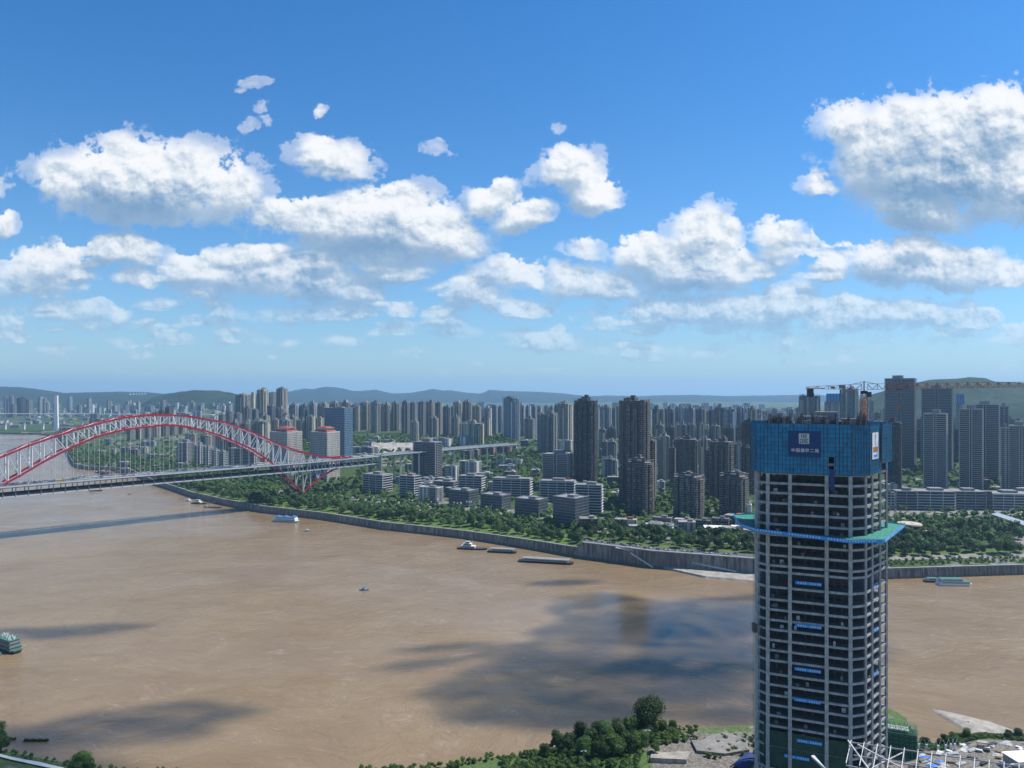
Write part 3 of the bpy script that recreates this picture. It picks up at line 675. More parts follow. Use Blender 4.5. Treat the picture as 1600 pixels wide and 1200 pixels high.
# --- rows
row([(366, 390, 617, 2650), (400, 418, 609, 2650), (431, 448, 607, 2700), (392, 399, 613, 3400), (420, 430, 613, 3500)], 'tall towers above the ridge', 'tan tower standing well above the ridge row, #', 'cream')
rg = []; x = 450.0; r1 = random.Random(5)
while x < 620:
    ww = r1.uniform(14, 20); rg.append((x, x + ww, 630 + r1.uniform(-1.5, 4), r1.uniform(2420, 2600), r1.choice(['resi', 'resi', 'cream', 'cream', 'blue']))); x += ww * r1.uniform(.86, .98)
row(rg, 'ridge row left of the gap', 'apartment tower in the ridge row behind the hotels, # there')
rg = []; x = 627.0
while x < 712:
    ww = r1.uniform(11, 15); rg.append((x, x + ww, (629 if x < 680 else 636) + r1.uniform(-1, 1), r1.uniform(2300, 2420), r1.choice(['resi', 'resi', 'cream']))); x += ww - r1.uniform(0, 1)
row(rg, 'flat topped ridge cluster', 'ribbed tower in the flat topped cluster right of the gap, # there')
row([(707, 722, 629, 2300, 'cream'), (722, 738, 628, 2320, 'resi'), (737, 752, 635, 2350, 'cream'), (752, 769, 638, 2250, 'white'), (768, 778, 634, 2400, 'blue'), (777, 787, 635, 2450, 'blue')], 'towers left of the tall blue slab', 'ridge tower left of the tall grey blue slab, #')
row([(813, 821, 635, 2300), (821, 830, 634, 2320), (830, 839, 635, 2300), (838, 848, 636, 2350), (850, 858, 634, 2500), (858, 866, 635, 2500)], 'white edged towers right of the tall blue slab', 'blue and white striped tower right of the tall slab, #', 'blue')
row([(956, 963, 638, 2100), (962, 969, 636, 2200)], 'towers in the slot before the tallest brown tower', 'grey tower in the slot left of the tallest brown tower, #', 'resi')
rg = []; x = 1019.0
while x < 1176:
    ww = r1.uniform(16, 21); rg.append((x, x + ww, 638 + r1.uniform(-2, 3), r1.uniform(1700, 1850), r1.choice(['resi', 'cream', 'resi', 'blue']))); x += ww * r1.uniform(.80, .92)
row(rg, 'tall row behind the brown towers', 'ribbed tower in the row behind the brown towers, # there')
rg = []; x = 1345.0
for x, w_, y in ((1180, 12, 648), (1194, 14, 651), (1210, 12, 647), (1224, 15, 650), (1240, 11, 646), (1340, 14, 646), (1352, 12, 641), (1366, 11, 645), (1376, 12, 639)):
    rg.append((x, x + w_, y, r1.uniform(2200, 2500), r1.choice(['resi', 'cream', 'brown'])))
row(rg, 'small towers peeping over the screens', 'distant tower peeping over the top of the blue screens, # there')
row([(198 + i * 13.4, 210 + i * 13.4, 651 + (i % 3), 2450 + 20 * i) for i in range(7)], 'cream striped row seen through the arch', 'cream striped slab tower seen through the arch, # there', 'cream')
row([(236, 249, 645, 2750), (247, 258, 641, 2760), (257, 270, 636, 2770)], 'dark roofed towers over the arch crown', 'tower with dark stepped roof rising over the arch crown, # of three', 'brown')
row([(277, 301, 691, 1720, 'band'), (303, 319, 695, 1690, 'bandw'), (317, 331, 698, 1670, 'bandw'), (330, 342, 702, 1650, 'bandw'), (341, 355, 705, 1630, 'bandw')], 'stepped mid rise row beside the river road', 'mid rise in the stepped row beyond the bridge deck, #')
T(357, 402, 700, 1560, 'bandw', 'long white striped slab seen through the right end of the arch', rot=-14, ratio=.3)
row([(288, 308, 678, 1980), (312, 333, 681, 1960), (334, 353, 679, 1940), (355, 374, 660, 1950), (373, 390, 662, 1900), (390, 420, 658, 1850), (342, 357, 665, 2100)], 'grey mid distance towers behind the arch', 'grey tower seen through the falling side of the arch, # there', 'resi')
row([(341, 352, 648, 2300), (352, 364, 643, 2350), (364, 377, 646, 2250), (378, 392, 637, 2350), (393, 404, 640, 2400), (404, 416, 645, 2200), (416, 430, 634, 2450), (430, 444, 638, 2400), (441, 452, 646, 2150)], 'towers below the ridge end', 'tower stacked up the slope left of the ridge row, # there', 'resi')
def auto(x0, x1, yb, D0, D1, w0, w1, st, group, label, seed, gap=1.0):
    q = random.Random(seed); x = x0; o = []
    while x < x1:
        w = q.uniform(w0, w1); o.append((x, x + w, yb + q.uniform(-3, 5), q.uniform(D0, D1), q.choice(st))); x += w * q.uniform(.85, 1.25) * gap
    row(o, group, label)
auto(452, 850, 636, 2750, 3300, 9, 13, ['resi', 'blue', 'cream'], 'second row behind the ridge', 'hazy tower in the row behind the ridge row, #', 31)
auto(850, 1260, 640, 2500, 3000, 10, 14, ['resi', 'blue', 'cream'], 'hazy row behind the brown towers', 'hazy tower far behind the brown towers, #', 32)
auto(1030, 1180, 690, 1380, 1560, 15, 20, ['brown', 'resi', 'stone'], 'brown mid rise towers in the second line', 'brown mid rise behind the sign towers, #', 33, 1.1)
auto(1400, 1680, 668, 1560, 1800, 14, 19, ['resi', 'dark', 'brown'], 'dark towers behind the outlined towers', 'dark tower behind the white outlined towers, #', 34, 1.15)
auto(935, 1000, 668, 1550, 1750, 12, 16, ['resi', 'brown'], 'towers in the gap beside the black tower', 'tower between the black and the tallest brown tower, #', 35)
auto(380, 500, 652, 2050, 2250, 12, 16, ['resi', 'cream'], 'towers behind the hotels', 'grey tower filling the slope behind the hotels, #', 36)
auto(180, 350, 657, 2650, 3000, 9, 13, ['resi', 'cream', 'blue'], 'towers just behind the arch crown', 'hazy tower just behind the arch crown, #', 37)
auto(1180, 1700, 656, 1900, 2300, 12, 17, ['resi', 'brown', 'cream'], 'towers behind the riverside mall', 'hazy tower far behind the riverside mall, #', 38, 1.0)
auto(1024, 1180, 664, 1560, 1700, 14, 19, ['resi', 'cream', 'brown'], 'middle line of the brown cluster', 'tower in the middle line of the brown cluster, #', 39, 1.05)
auto(640, 850, 655, 2050, 2250, 12, 17, ['resi', 'cream'], 'front line of the ridge', 'tower standing forward of the ridge row, #', 40, 1.9)
far = []; r2 = random.Random(8)
for k in range(60):
    p = r2.uniform(-30, 365); far.append((p, p + r2.uniform(4.5, 9), r2.uniform(624, 644) if p > 150 else r2.uniform(618, 634), r2.uniform(4600, 7200), r2.choice(['blue', 'resi', 'blue', 'resi'])))
far += [(25, 39, 622, 4900, 'dark'), (175, 183, 634, 4500, 'white'), (205, 211, 630, 4500, 'white'), (213, 219, 628, 4500, 'white')]
far.sort()
for i, s in enumerate(far): tower(s[0], s[1], s[2], s[3], s[4], 'tiny hazy tower in the far city on the left, ' + ordinal(i), group='hazy towers of the far left city', name='distant_tower')
# --- offices and low rise on the near slope
def low(px0, px1, yt, yb, style, label, rot=-24, ratio=.5, **kw):
    zg = 24
    for _ in range(8):
        D = (EYE - zg) * F / (yb - 612); X, Y = at((px0 + px1) / 2, D); zg = .5 * zg + .5 * max(8, ground(X, Y))
    return tower(px0, px1, yt, D, style, label, rot=rot, ratio=ratio, cat=kw.pop('cat', 'office block'), name=kw.pop('name', 'office_block'), **kw)
low(566, 611, 741, 772, 'band', 'striped slab office left of the viaduct piers, nearest the bridge', rot=-30, ratio=.6)
low(624, 657, 743, 777, 'band', 'striped office with a slanted left wall below the twin slab tower', rot=-28, ratio=.7)
low(657, 677, 750, 765, 'bandw', 'small white striped block just below the twin slab tower')
low(677, 716, 752, 770, 'bandg', 'long low grey striped block behind the plain grey block')
low(717, 757, 743, 773, 'bandw', 'white striped office block fifth from the bridge', rot=-16)
low(771, 831, 747, 780, 'bandw', 'widest white striped office block in the middle of the row', rot=-14, ratio=.35)
low(845, 900, 751, 785, 'bandw', 'white striped office block below the round cornered tower', rot=-14, ratio=.4)
low(900, 943, 757, 804, 'bandw', 'tallest white striped office block right of the glass cube', rot=-14, ratio=.5)
low(654, 691, 763, 786, 'white', 'plain pale grey block with blind walls by the lawn', rot=-26)
low(702, 746, 768, 793, 'office', 'dark glass low office, first of three by the park', rot=-32, ratio=.7)
low(752, 797, 775, 800, 'office', 'dark glass low office, second of three by the park', rot=-32, ratio=.7)
low(806, 855, 782, 810, 'office', 'dark glass low office, third of three by the park', rot=-32, ratio=.7)
low(866, 920, 780, 825, 'office', 'dark glass cube office by the river road junction', rot=-40, ratio=.9)
low(719, 751, 722, 744, 'white', 'white flank apartment slab behind the striped offices', rot=-30, cat='apartment block', name='apartment_block')
low(694, 716, 729, 752, 'white', 'white balconied apartment block right of the twin slab tower', rot=-30, cat='apartment block', name='apartment_block')
low(752, 775, 700, 713, 'brick', 'left pink and grey brick block beyond the viaduct end', cat='apartment block', name='apartment_block')
low(776, 800, 699, 712, 'brick', 'right pink and grey brick block beyond the viaduct end', cat='apartment block', name='apartment_block')
low(768, 789, 723, 731, 'white', 'low white school building among the hill trees, left part', cat='school', name='school_building', ratio=.3)
low(790, 816, 719, 730, 'white', 'long low white school building among the hill trees, right part', cat='school', name='school_building', ratio=.3)
low(866, 896, 689, 705, 'white', 'low market hall with pink roof below the tan tower', cat='hall', name='market_hall')
low(545, 588, 700, 714, 'resi', 'unfinished concrete frame block by the rock cutting', cat='apartment block', name='apartment_block', ratio=.4)
low(715, 740, 683, 698, 'blue', 'blue grey low block on the ridge foot, left', cat='apartment block', name='apartment_block')
low(668, 706, 686, 700, 'blue', 'blue grey low block behind the twin slab tower', cat='apartment block', name='apartment_block')
low(940, 966, 718, 745, 'blue', 'pale blue office block between the black tower and the brown tower')
low(938, 952, 702, 722, 'white', 'small white block at the foot of the scaffolded tower', cat='apartment block', name='apartment_block')
low(1021, 1052, 811, 826, 'stone', 'flat roofed stone house below the squat stone tower', cat='house', name='villa', ratio=.6)
low(1087, 1112, 815, 827, 'stone', 'flat roofed house left of two below the sign tower', cat='house', name='villa', ratio=.6)
low(1114, 1141, 812, 828, 'stone', 'flat roofed house right of two below the sign tower', cat='house', name='villa', ratio=.6)
low(1150, 1176, 790, 806, 'white', 'white low building beside the left edge of the unfinished tower', cat='house', name='villa', ratio=.6)
# riverside mall
for a, b_, yt, yb, st, lab in ((1386, 1398, 768, 797, 'band', 'narrow wing of the riverside mall next to the unfinished tower'), (1400, 1431, 766, 797, 'bandg', 'mall block with white chevron floors, left of the white portal'), (1433, 1489, 767, 798, 'bandw', 'widest mall block with long white cornice line'), (1490, 1537, 767, 797, 'bandg', 'dark mall block with a pale portal at street level'), (1539, 1549, 768, 797, 'dark', 'narrow black link building of the riverside mall'), (1550, 1612, 771, 798, 'bandw', 'right end mall block with slanted white frame'), (1620, 1690, 772, 798, 'bandg', 'mall block beyond the right edge')):
    low(a, b_, yt, yb, st, lab, rot=-8, ratio=.6, cat='shopping mall', name='mall_block', group='riverside mall blocks')
# ------------------------------------------------------------------ the great arch bridge
B0 = Vector((-354.5, 1217.0, 0)); BU = Vector((.748, .664, 0)).normalized(); BN = Vector((-.664, .748, 0)).normalized(); BW = 28.6
def BP(t, w, z): return B0 + BU * t + BN * w + Vector((0, 0, z))
def px2t(px, y):
    q = (px - 800) / F; t = (q * B0.y - B0.x) / (BU.x - q * BU.y); Y = B0.y + BU.y * t
    return t, EYE - (y - 612) * Y / F
TOPC = [px2t(*p) for p in ((0, 715), (50, 694.4), (120, 671), (175, 656.5), (200, 651.8), (240, 648.2), (270, 648.6), (300, 651), (351, 660), (385, 671), (420, 686.8), (440, 696), (464.6, 704.5), (501.8, 713.4), (523.8, 716.5))]
BOTC = [px2t(*p) for p in ((10, 758), (28.8, 745), (66, 722.5), (97.5, 706.3), (127.5, 692), (160, 679.5), (200, 670.3), (255, 664), (285, 665.2), (315, 671.4), (351, 683), (390, 700), (420, 719), (429, 727.5), (473.6, 770.4), (496, 749.5), (514, 737.4), (528, 731))]
TOPC.sort(); BOTC.sort()
DKT = [(-700, 64), (-420, 69.6), (-269, 71.6), (-100, 73), (0, 73.6), (141, 76.6), (284, 79), (470, 81.3), (760, 84)]
def dz(t): return ip(t, DKT)
def zt(t):
    if t < -417: t = -465.5 - t
    return max(ip(t, TOPC), dz(t) + .6) if t > 60 else ip(t, TOPC)
def zb(t):
    t0 = t
    if t < -410: t = -465.5 - t
    if t > 62: return dz(-465.5 - t if t0 < -410 else t) - 14.3
    return ip(t, BOTC)
def bridge():
    rt = root('arch_bridge', B0 + BN * BW / 2, 'long red and white steel truss arch bridge across the brown river', 'bridge')
    off = -(B0 + BN * BW / 2)
    def put(mb, name, m, parent=rt): o = mb.build(name, m, parent); o.location = off if parent is rt else (0, 0, 0); return o
    nodes = [-13.3 * k for k in range(0, 36)]; side = [13.5 * k for k in range(0, 11)] + [-465.5 - 13.3 * k for k in range(1, 11)]
    allT = sorted(set(nodes + side))
    for w, nm in ((0, 'near'), (BW, 'far')):
        rib = MB(); bot = MB()
        for a, b in zip(allT, allT[1:]):
            if zt(a) > dz(a) + 1.5 or zt(b) > dz(b) + 1.5: rib.bar(BP(a, w, zt(a)), BP(b, w, zt(b)), 1.9, 2.3)
            bot.bar(BP(a, w, zb(a)), BP(b, w, zb(b)), 2.0, 2.5)
        top = put(rib, 'top_chord', M['red']); put(bot, 'bottom_chord', M['red'])
        web = MB()
        for i, t in enumerate(allT):
            a, b = zt(t), zb(t)
            if t <= 62 or True: web.bar(BP(t, w, b), BP(t, w, max(a, dz(t))), 1.35, 1.35) if t <= 70 else web.bar(BP(t, w, b), BP(t, w, dz(t)), .9, .9)
            if i + 1 < len(allT):
                u = allT[i + 1]
                if t >= 0: p, q = (BP(t, w, max(zt(t), dz(t) - 1)), BP(u, w, zb(u))) if t >= 69 else ((BP(t, w, zb(t)), BP(u, w, zt(u))) if i % 2 else (BP(t, w, zt(t)), BP(u, w, zb(u))))
                elif t < -465: p, q = BP(t, w, zt(t)), BP(u, w, zb(u))
                elif t < -233: p, q = BP(t, w, zt(t)), BP(u, w, zb(u))
                else: p, q = BP(t, w, zb(t)), BP(u, w, zt(u))
                web.bar(p, q, 1.15, 1.15)
        put(web, 'web', M['steel'], top)
    br = MB()
    for i, t in enumerate(allT):
        if zt(t) > dz(t) + 8: br.bar(BP(t, 0, zt(t)), BP(t, BW, zt(t)), .8)
        if (zb(t) > dz(t) + 7 or zb(t) < dz(t) - 17): br.bar(BP(t, 0, zb(t)), BP(t, BW, zb(t)), .8)
        if i % 2 == 0 and i + 2 < len(allT):
            u = allT[i + 2]
            for f, z in ((zt, 9), (zb, 8)):
                if f(t) > dz(t) + z and f(u) > dz(u) + z:
                    br.bar(BP(t, 0, f(t)), BP(u, BW, f(u)), .75); br.bar(BP(t, BW, f(t)), BP(u, 0, f(u)), .75)
        if zt(t) > dz(t) + 30 and i % 2 == 0:
            m = BW / 2; br.bar(BP(t, 0, zt(t)), BP(t, m, zb(t)), .5); br.bar(BP(t, BW, zt(t)), BP(t, m, zb(t)), .5)
    put(br, 'bracing', M['steel'])
    for t in nodes:
        for w in (0, BW):
            if zb(t) > dz(t) + 5:
                h = MB(); h.cyl(BP(t, w, dz(t)), BP(t, w, zb(t)), .27, 5); put(h, 'hanger', M['steel'])
    T0, T1 = -700, 146
    ts = list(np.arange(T0, T1, 14.1)) + [T1]
    dks = {w: MB() for w in (-.3, BW + .3, 8, 14.3, 20.6)}; up = MB(); lo = MB(); fa = MB(); po = MB(); ral = MB()
    for a, b in zip(ts, ts[1:]):
        a = float(a); b = float(b)
        up.hexa([BP(a, -3.4, dz(a) - 1.2), BP(b, -3.4, dz(b) - 1.2), BP(b, BW + 3.4, dz(b) - 1.2), BP(a, BW + 3.4, dz(a) - 1.2)], [BP(a, -3.4, dz(a)), BP(b, -3.4, dz(b)), BP(b, BW + 3.4, dz(b)), BP(a, BW + 3.4, dz(a))])
        lo.hexa([BP(a, -1.2, dz(a) - 14.6), BP(b, -1.2, dz(b) - 14.6), BP(b, BW + 1.2, dz(b) - 14.6), BP(a, BW + 1.2, dz(a) - 14.6)], [BP(a, -1.2, dz(a) - 13.6), BP(b, -1.2, dz(b) - 13.6), BP(b, BW + 1.2, dz(b) - 13.6), BP(a, BW + 1.2, dz(a) - 13.6)])
        for w in (-4, BW + 4):
            fa.bar(BP(a, w, dz(a) - .6), BP(b, w, dz(b) - .6), .9, 2.0); ral.bar(BP(a, w * 1.0, dz(a) + 1.4), BP(b, w, dz(b) + 1.4), .18, .18)
            s = -.8 if w < 0 else BW + .8
            fa.bar(BP(a, -2.0 if w < 0 else BW + 2.0, dz(a) - 14.1), BP(b, -2.0 if w < 0 else BW + 2.0, dz(b) - 14.1), 1.2, 1.8)
        for w in (-.3, BW + .3):
            dks[w].bar(BP(a, w, dz(a) - 12.1), BP(b, w, dz(b) - 12.1), .3, 2.6)  # dark side plates: rail girders plus the lower deck's shade, put in as colour
        for w in (8, 14.3, 20.6): dks[w].bar(BP(a, w, dz(a) - 2.6), BP(b, w, dz(b) - 2.6), .8, 2.4)
        for w in (-2.1, BW + 2.1):
            po.bar(BP(a, w, dz(a) - 13.6), BP(a, w, dz(a) - 1.4), .75); po.bar(BP(a, w, dz(a) - 14.2), BP(a, w, dz(a) - 12.9), 1.7, 1.7)
        po.bar(BP(a, 0, dz(a) - 2.2), BP(a, BW, dz(a) - 2.2), .7, 1.6)
        for s in np.arange(a, b, 2.35):
            for w in (-4, BW + 4): ral.bar(BP(float(s), w, dz(float(s))), BP(float(s), w, dz(float(s)) + 1.4), .12)
    u = put(up, 'upper_deck', M['asphalt']); put(ral, 'railing', M['steel'], u)
    put(fa, 'edge_girder', M['steel']); put(lo, 'lower_deck', M['asphalt']); [put(x, 'stringer_and_shade_plate', M['dark']) for x in dks.values()]; put(po, 'deck_post', M['grey'])
    mk = MB()
    for a, b in zip(ts, ts[1:]):
        a = float(a); b = float(b)
        mk.hexa([BP(a, BW / 2 - .5, dz(a)), BP(b, BW / 2 - .5, dz(b)), BP(b, BW / 2 + .5, dz(b)), BP(a, BW / 2 + .5, dz(a))], [BP(a, BW / 2 - .3, dz(a) + .9), BP(b, BW / 2 - .3, dz(b) + .9), BP(b, BW / 2 + .3, dz(b) + .9), BP(a, BW / 2 + .3, dz(a) + .9)])
        for w in (4.5, 8.2, BW - 8.2, BW - 4.5):
            mk.add([BP(a, w - .1, dz(a) + .03), BP(a + 7, w - .1, dz(a + 7) + .03), BP(a + 7, w + .1, dz(a + 7) + .03), BP(a, w + .1, dz(a) + .03)], [(0, 1, 2, 3)])
    put(mk, 'median_barrier', M['pale'], u)
    for w, t in ((0, 0), (BW, 0), (0, -465.5), (BW, -465.5)):
        f = MB(); c = BP(t, w, 0); f.cyl((c.x, c.y, -4), (c.x, c.y, 14), 8, 16, 6.5); f.cyl((c.x, c.y, 14), (c.x, c.y, 19.5), 3.6, 12, 2.6)
        put(f, 'pedestal', M['concrete'])
    f = MB()
    for w in (-3.2, BW + 3.2): f.bar(BP(148.5, w, 12), BP(148.5, w, dz(148) + 1.6), 6, 5)
    for z in (dz(148) - 17.5, 38): f.bar(BP(148.5, -1, z), BP(148.5, BW + 1, z), 3.5, 3.5)
    put(f, 'portal_pier', M['concrete'])
    # approach viaduct climbing into the city
    rv = root('approach_viaduct', BP(150, BW / 2, 0), 'curving elevated road carrying the bridge traffic into the city', 'viaduct'); ov = -BP(150, BW / 2, 0)
    d = MB(); e = MB(); ts = [150 + 12 * k for k in range(29)]
    cv = lambda t: 0 if t < 330 else -((t - 330) ** 2) / 2600
    def VP(t, w, z): return BP(t, w + cv(t), z)
    for a, b in zip(ts, ts[1:]):
        d.hexa([VP(a, 2, dz(a) - 2.6), VP(b, 2, dz(b) - 2.6), VP(b, BW - 2, dz(b) - 2.6), VP(a, BW - 2, dz(a) - 2.6)], [VP(a, -3, dz(a)), VP(b, -3, dz(b)), VP(b, BW + 3, dz(b)), VP(a, BW + 3, dz(a))])
        for w in (-3.1, BW + 3.1): e.bar(VP(a, w, dz(a) + .2), VP(b, w, dz(b) + .2), .4, 2.2)
        e.bar(VP(a, BW / 2, dz(a) + .5), VP(b, BW / 2, dz(b) + .5), .5, 1)
    for mb, nm, m in ((d, 'deck', M['asphalt']), (e, 'parapet', M['steel'])): mb.build(nm, m, rv).location = ov
    for t in range(196, 480, 42):
        p = MB()
        for w in (3, BW - 3): c = VP(t, w, 0); p.bar((c.x, c.y, ground(c.x, c.y) - 2), (c.x, c.y, dz(t) - 4.2), 2.6, 2.6)
        p.bar(VP(t, 0, dz(t) - 3.5), VP(t, BW, dz(t) - 3.5), 2.4, 1.8); p.build('pier', M['pale'], rv).location = ov
    # far cable bridge pylon with its thin white deck
    cx, cy = at(88, 3350); rp = root('cable_bridge', (cx, cy, 0), 'distant pale single pylon bridge with a thin white deck, far left', 'bridge')
    p = MB(); p.hexa([(-10, -5, 0), (10, -5, 0), (10, 5, 0), (-10, 5, 0)], [(-6.5, -4, 176), (6.5, -4, 176), (6.5, 4, 176), (-6.5, 4, 176)]); p.build('pylon', M['white'], rp)
    p = MB(); p.bar((-700, 150, 88), (760, -60, 88), 24, 3.2); p.build('deck', M['pale'], rp)
    for k in range(-6, 8):
        if k in (0,): continue
        p = MB(); x = k * 100; y = -.144 * x + 45; p.box(x, y, 0, 5, 9, 86.4); p.build('pier', M['pale'], rp)
bridge()
# ------------------------------------------------------------------ traffic
VC = [weathered('car_paint_' + n, c, rough=.25, var=.03, spec=.6) for n, c in (('white', (.75, .75, .74)), ('silver', (.45, .46, .47)), ('black', (.02, .02, .022)), ('red', (.35, .02, .02)), ('blue', (.03, .09, .3)), ('yellow', (.75, .48, .03)))]
M['cglass'] = weathered('car_glass', (.02, .025, .03), rough=.08, var=0, spec=.8); M['tyre'] = weathered('tyre', (.02, .02, .02))
def vehicle(name, m, L, Wd, H, label, cat, group):
    r = root(name, (0, 0, 0), label, cat, group); b = MB()
    if name == 'car':
        P = [(-.5, .22), (-.5, .55), (-.46, .62), (.18, .66), (.46, .56), (.5, .42), (.5, .22)]
        n = len(P); b.add([(x * L, -Wd / 2, z * H) for x, z in P] + [(x * L, Wd / 2, z * H) for x, z in P], [(i, n + i, n + (i + 1) % n, (i + 1) % n) for i in range(n)] + [tuple(range(n)), tuple(range(2 * n - 1, n - 1, -1))])
        g = MB(); g.hexa([(-.40 * L, -Wd * .46, .60 * H), (.24 * L, -Wd * .46, .60 * H), (.24 * L, Wd * .46, .60 * H), (-.40 * L, Wd * .46, .60 * H)], [(-.30 * L, -Wd * .38, H), (.06 * L, -Wd * .38, H), (.06 * L, Wd * .38, H), (-.30 * L, Wd * .38, H)])
        b.build('body', m, r); g.build('cabin', M['cglass'], r)
    else:
        b.box(-.03 * L, 0, .45, L * .94, Wd, H - .5); b.build('body', m, r); g = MB(); g.box(0, 0, H * .52, L * .88, Wd + .06, H * .24); g.build('window_band', M['cglass'], r)
    for x in (-.3, .3):
        for y in (-1, 1):
            w = MB(); w.cyl((x * L, y * Wd * .5 - .12, .36), (x * L, y * Wd * .5 + .12, .36), .36, 10); w.build('wheel', M['tyre'], r)
    return r
VP_ = [vehicle('car', VC[i], 4.6, 1.85, 1.5, 'car', 'car', None) for i in range(5)] + [vehicle('bus', VC[0], 11.5, 2.5, 3.1, 'bus', 'bus', None), vehicle('bus', VC[5], 11.5, 2.5, 3.1, 'bus', 'bus', None)]
VN = ['white car', 'silver car', 'black car', 'red car', 'blue car', 'white bus', 'yellow bus']; used = [False] * 7
def drive(k, p, ang, where, group):
    v = VP_[k] if not used[k] else copy_tree(VP_[k]); used[k] = True
    v.location = p; v.rotation_euler = (0, 0, ang); v['label'] = VN[k] + ' ' + where; v['group'] = VN[k] + 's ' + group if k < 5 else 'buses ' + group; v['category'] = 'bus' if k > 4 else 'car'
ang = math.atan2(BU.y, BU.x); rv_ = random.Random(3)
for i in range(95):
    t = rv_.uniform(-440, 140); w = rv_.choice((2.6, 6.3, 10.2, BW - 2.6, BW - 6.3, BW - 10.2)); k = rv_.choice((0, 0, 1, 1, 2, 2, 3, 4, 5))
    drive(k, BP(t, w, dz(t) + .02), ang + (math.pi if w > 14 else 0), 'on the arch bridge deck ' + (bw_ := 'near the left edge' if t < -300 else 'below the arch crown' if t < -150 else 'under the falling side of the arch' if t < 0 else 'past the arch foot') + (', far lane' if w > 14 else ', near lane'), 'on the arch bridge ' + bw_)
drive(6, BP(-352, 2.6, dz(-352) + .02), ang, 'with bright paint on the arch bridge deck, the only one of its colour', 'on the arch bridge')
for i in range(18):
    t = rv_.uniform(155, 420); w = rv_.choice((3.6, 8, BW - 3.6, BW - 8)); k = rv_.choice((0, 1, 2, 0, 4))
    drive(k, BP(t, w + (0 if t < 330 else -((t - 330) ** 2) / 2600), dz(t) + .05), ang, 'on the approach viaduct beyond the arch', 'on the viaduct')
# ------------------------------------------------------------------ unfinished tower
def zy(y, D=300.0): return EYE - (y - 612) * D / F
def inset(P, d):
    n = len(P); out = []
    for i in range(n):
        a, b, c = Vector(P[i - 1]), Vector(P[i]), Vector(P[(i + 1) % n])
        e1 = (b - a).normalized(); e2 = (c - b).normalized(); n1 = Vector((-e1.y, e1.x)); n2 = Vector((-e2.y, e2.x))
        m = (n1 + n2); m = m / max(.4, m.dot(n1)) if m.length > 1e-6 else n1
        out.append(tuple(b + m * d))
    return out
TP = [(111.0, 312.3), (141.6, 300.0), (149.3, 302.2), (167.2, 320.4), (158.5, 331.5), (131.5, 341.5), (118.5, 338), (112.3, 329), (109.2, 322), (108.6, 316.5)]   # counter clockwise from the left front column
SLY = [760.7, 776.5, 793, 810.6, 827.3, 844.5, 861, 877.8, 894.4, 904.5, 929.4, 949.5, 966, 982.8, 998.5, 1015.4, 1032, 1048.6, 1070.5, 1088, 1104.6, 1120.5, 1138, 1154.5, 1171, 1188, 1206, 1224]
M['rawcon'] = weathered('raw_concrete', (.38, .385, .37), scale=.5, var=.36); M['rawdk'] = weathered('shaded_core_concrete', (.075, .075, .072), scale=.4)  # second concrete is darkened in colour for the shade inside the tower
M['net'] = weathered('dark_green_netting', (.018, .06, .035), scale=.3, var=.4)
M['sheet'] = weathered('blue_banner', (.012, .31, .80), var=.08, rough=.5); M['navy'] = weathered('navy_sign', (.010, .050, .16), var=.05, rough=.6)
def screen_mat():
    def b(T):
        P = T.tc.outputs['Object']; px, py, pz = T.sep(P); nx, ny, nz = T.sep(T.tc.outputs['Normal'])
        t = T.m('SUBTRACT', T.m('MULTIPLY', py, nx), T.m('MULTIPLY', px, ny))
        k = T.rnd(T.xyz(T.m('FLOOR', T.m('DIVIDE', t, 1.45)), T.m('FLOOR', T.m('DIVIDE', pz, 1.9))))
        n = T.noise(P, .25, 3, .6)
        s = T.m('MULTIPLY', T.m('MULTIPLY_ADD', k, .35, .82), T.smooth(n, .3, .7, .8, 1.15))
        c = T.vm('SCALE', (.015, .28, .50), scale=s)
        T.put(T.bs.inputs['Base Color'], c); T.bs.inputs['Roughness'].default_value = .6
        tr = T.new('ShaderNodeBsdfTranslucent'); tr.inputs[0].default_value = c3(.012, .30, .60); ms = T.new('ShaderNodeMixShader'); ms.inputs[0].default_value = .25
        T.l.new(T.bs.outputs[0], ms.inputs[1]); T.l.new(tr.outputs[0], ms.inputs[2]); T.l.new(ms.outputs[0], T.out.inputs[0])
    return mat('blue_safety_mesh', b)
M['screen'] = screen_mat()
def text_mesh(s, size, m, parent, origin, xdir, ndir, name, bold=.0):
    cu = bpy.data.curves.new(name, 'FONT'); cu.body = s; cu.size = size; cu.extrude = .04; cu.offset = bold; cu.space_character = 1.18; cu.align_x = 'CENTER'; cu.align_y = 'CENTER'
    o = bpy.data.objects.new('tmp_text', cu); COL.objects.link(o); bpy.context.view_layer.update()
    me = bpy.data.meshes.new_from_object(o.evaluated_get(bpy.context.evaluated_depsgraph_get())); bpy.data.objects.remove(o); bpy.data.curves.remove(cu)
    X = Vector(xdir).normalized(); N = Vector(ndir).normalized(); Z = N.cross(X)
    for v in me.vertices: v.co = Vector(origin) + X * v.co.x + Z * v.co.y + N * v.co.z
    me.materials.clear(); me.materials.append(m); return link(name, me, parent)
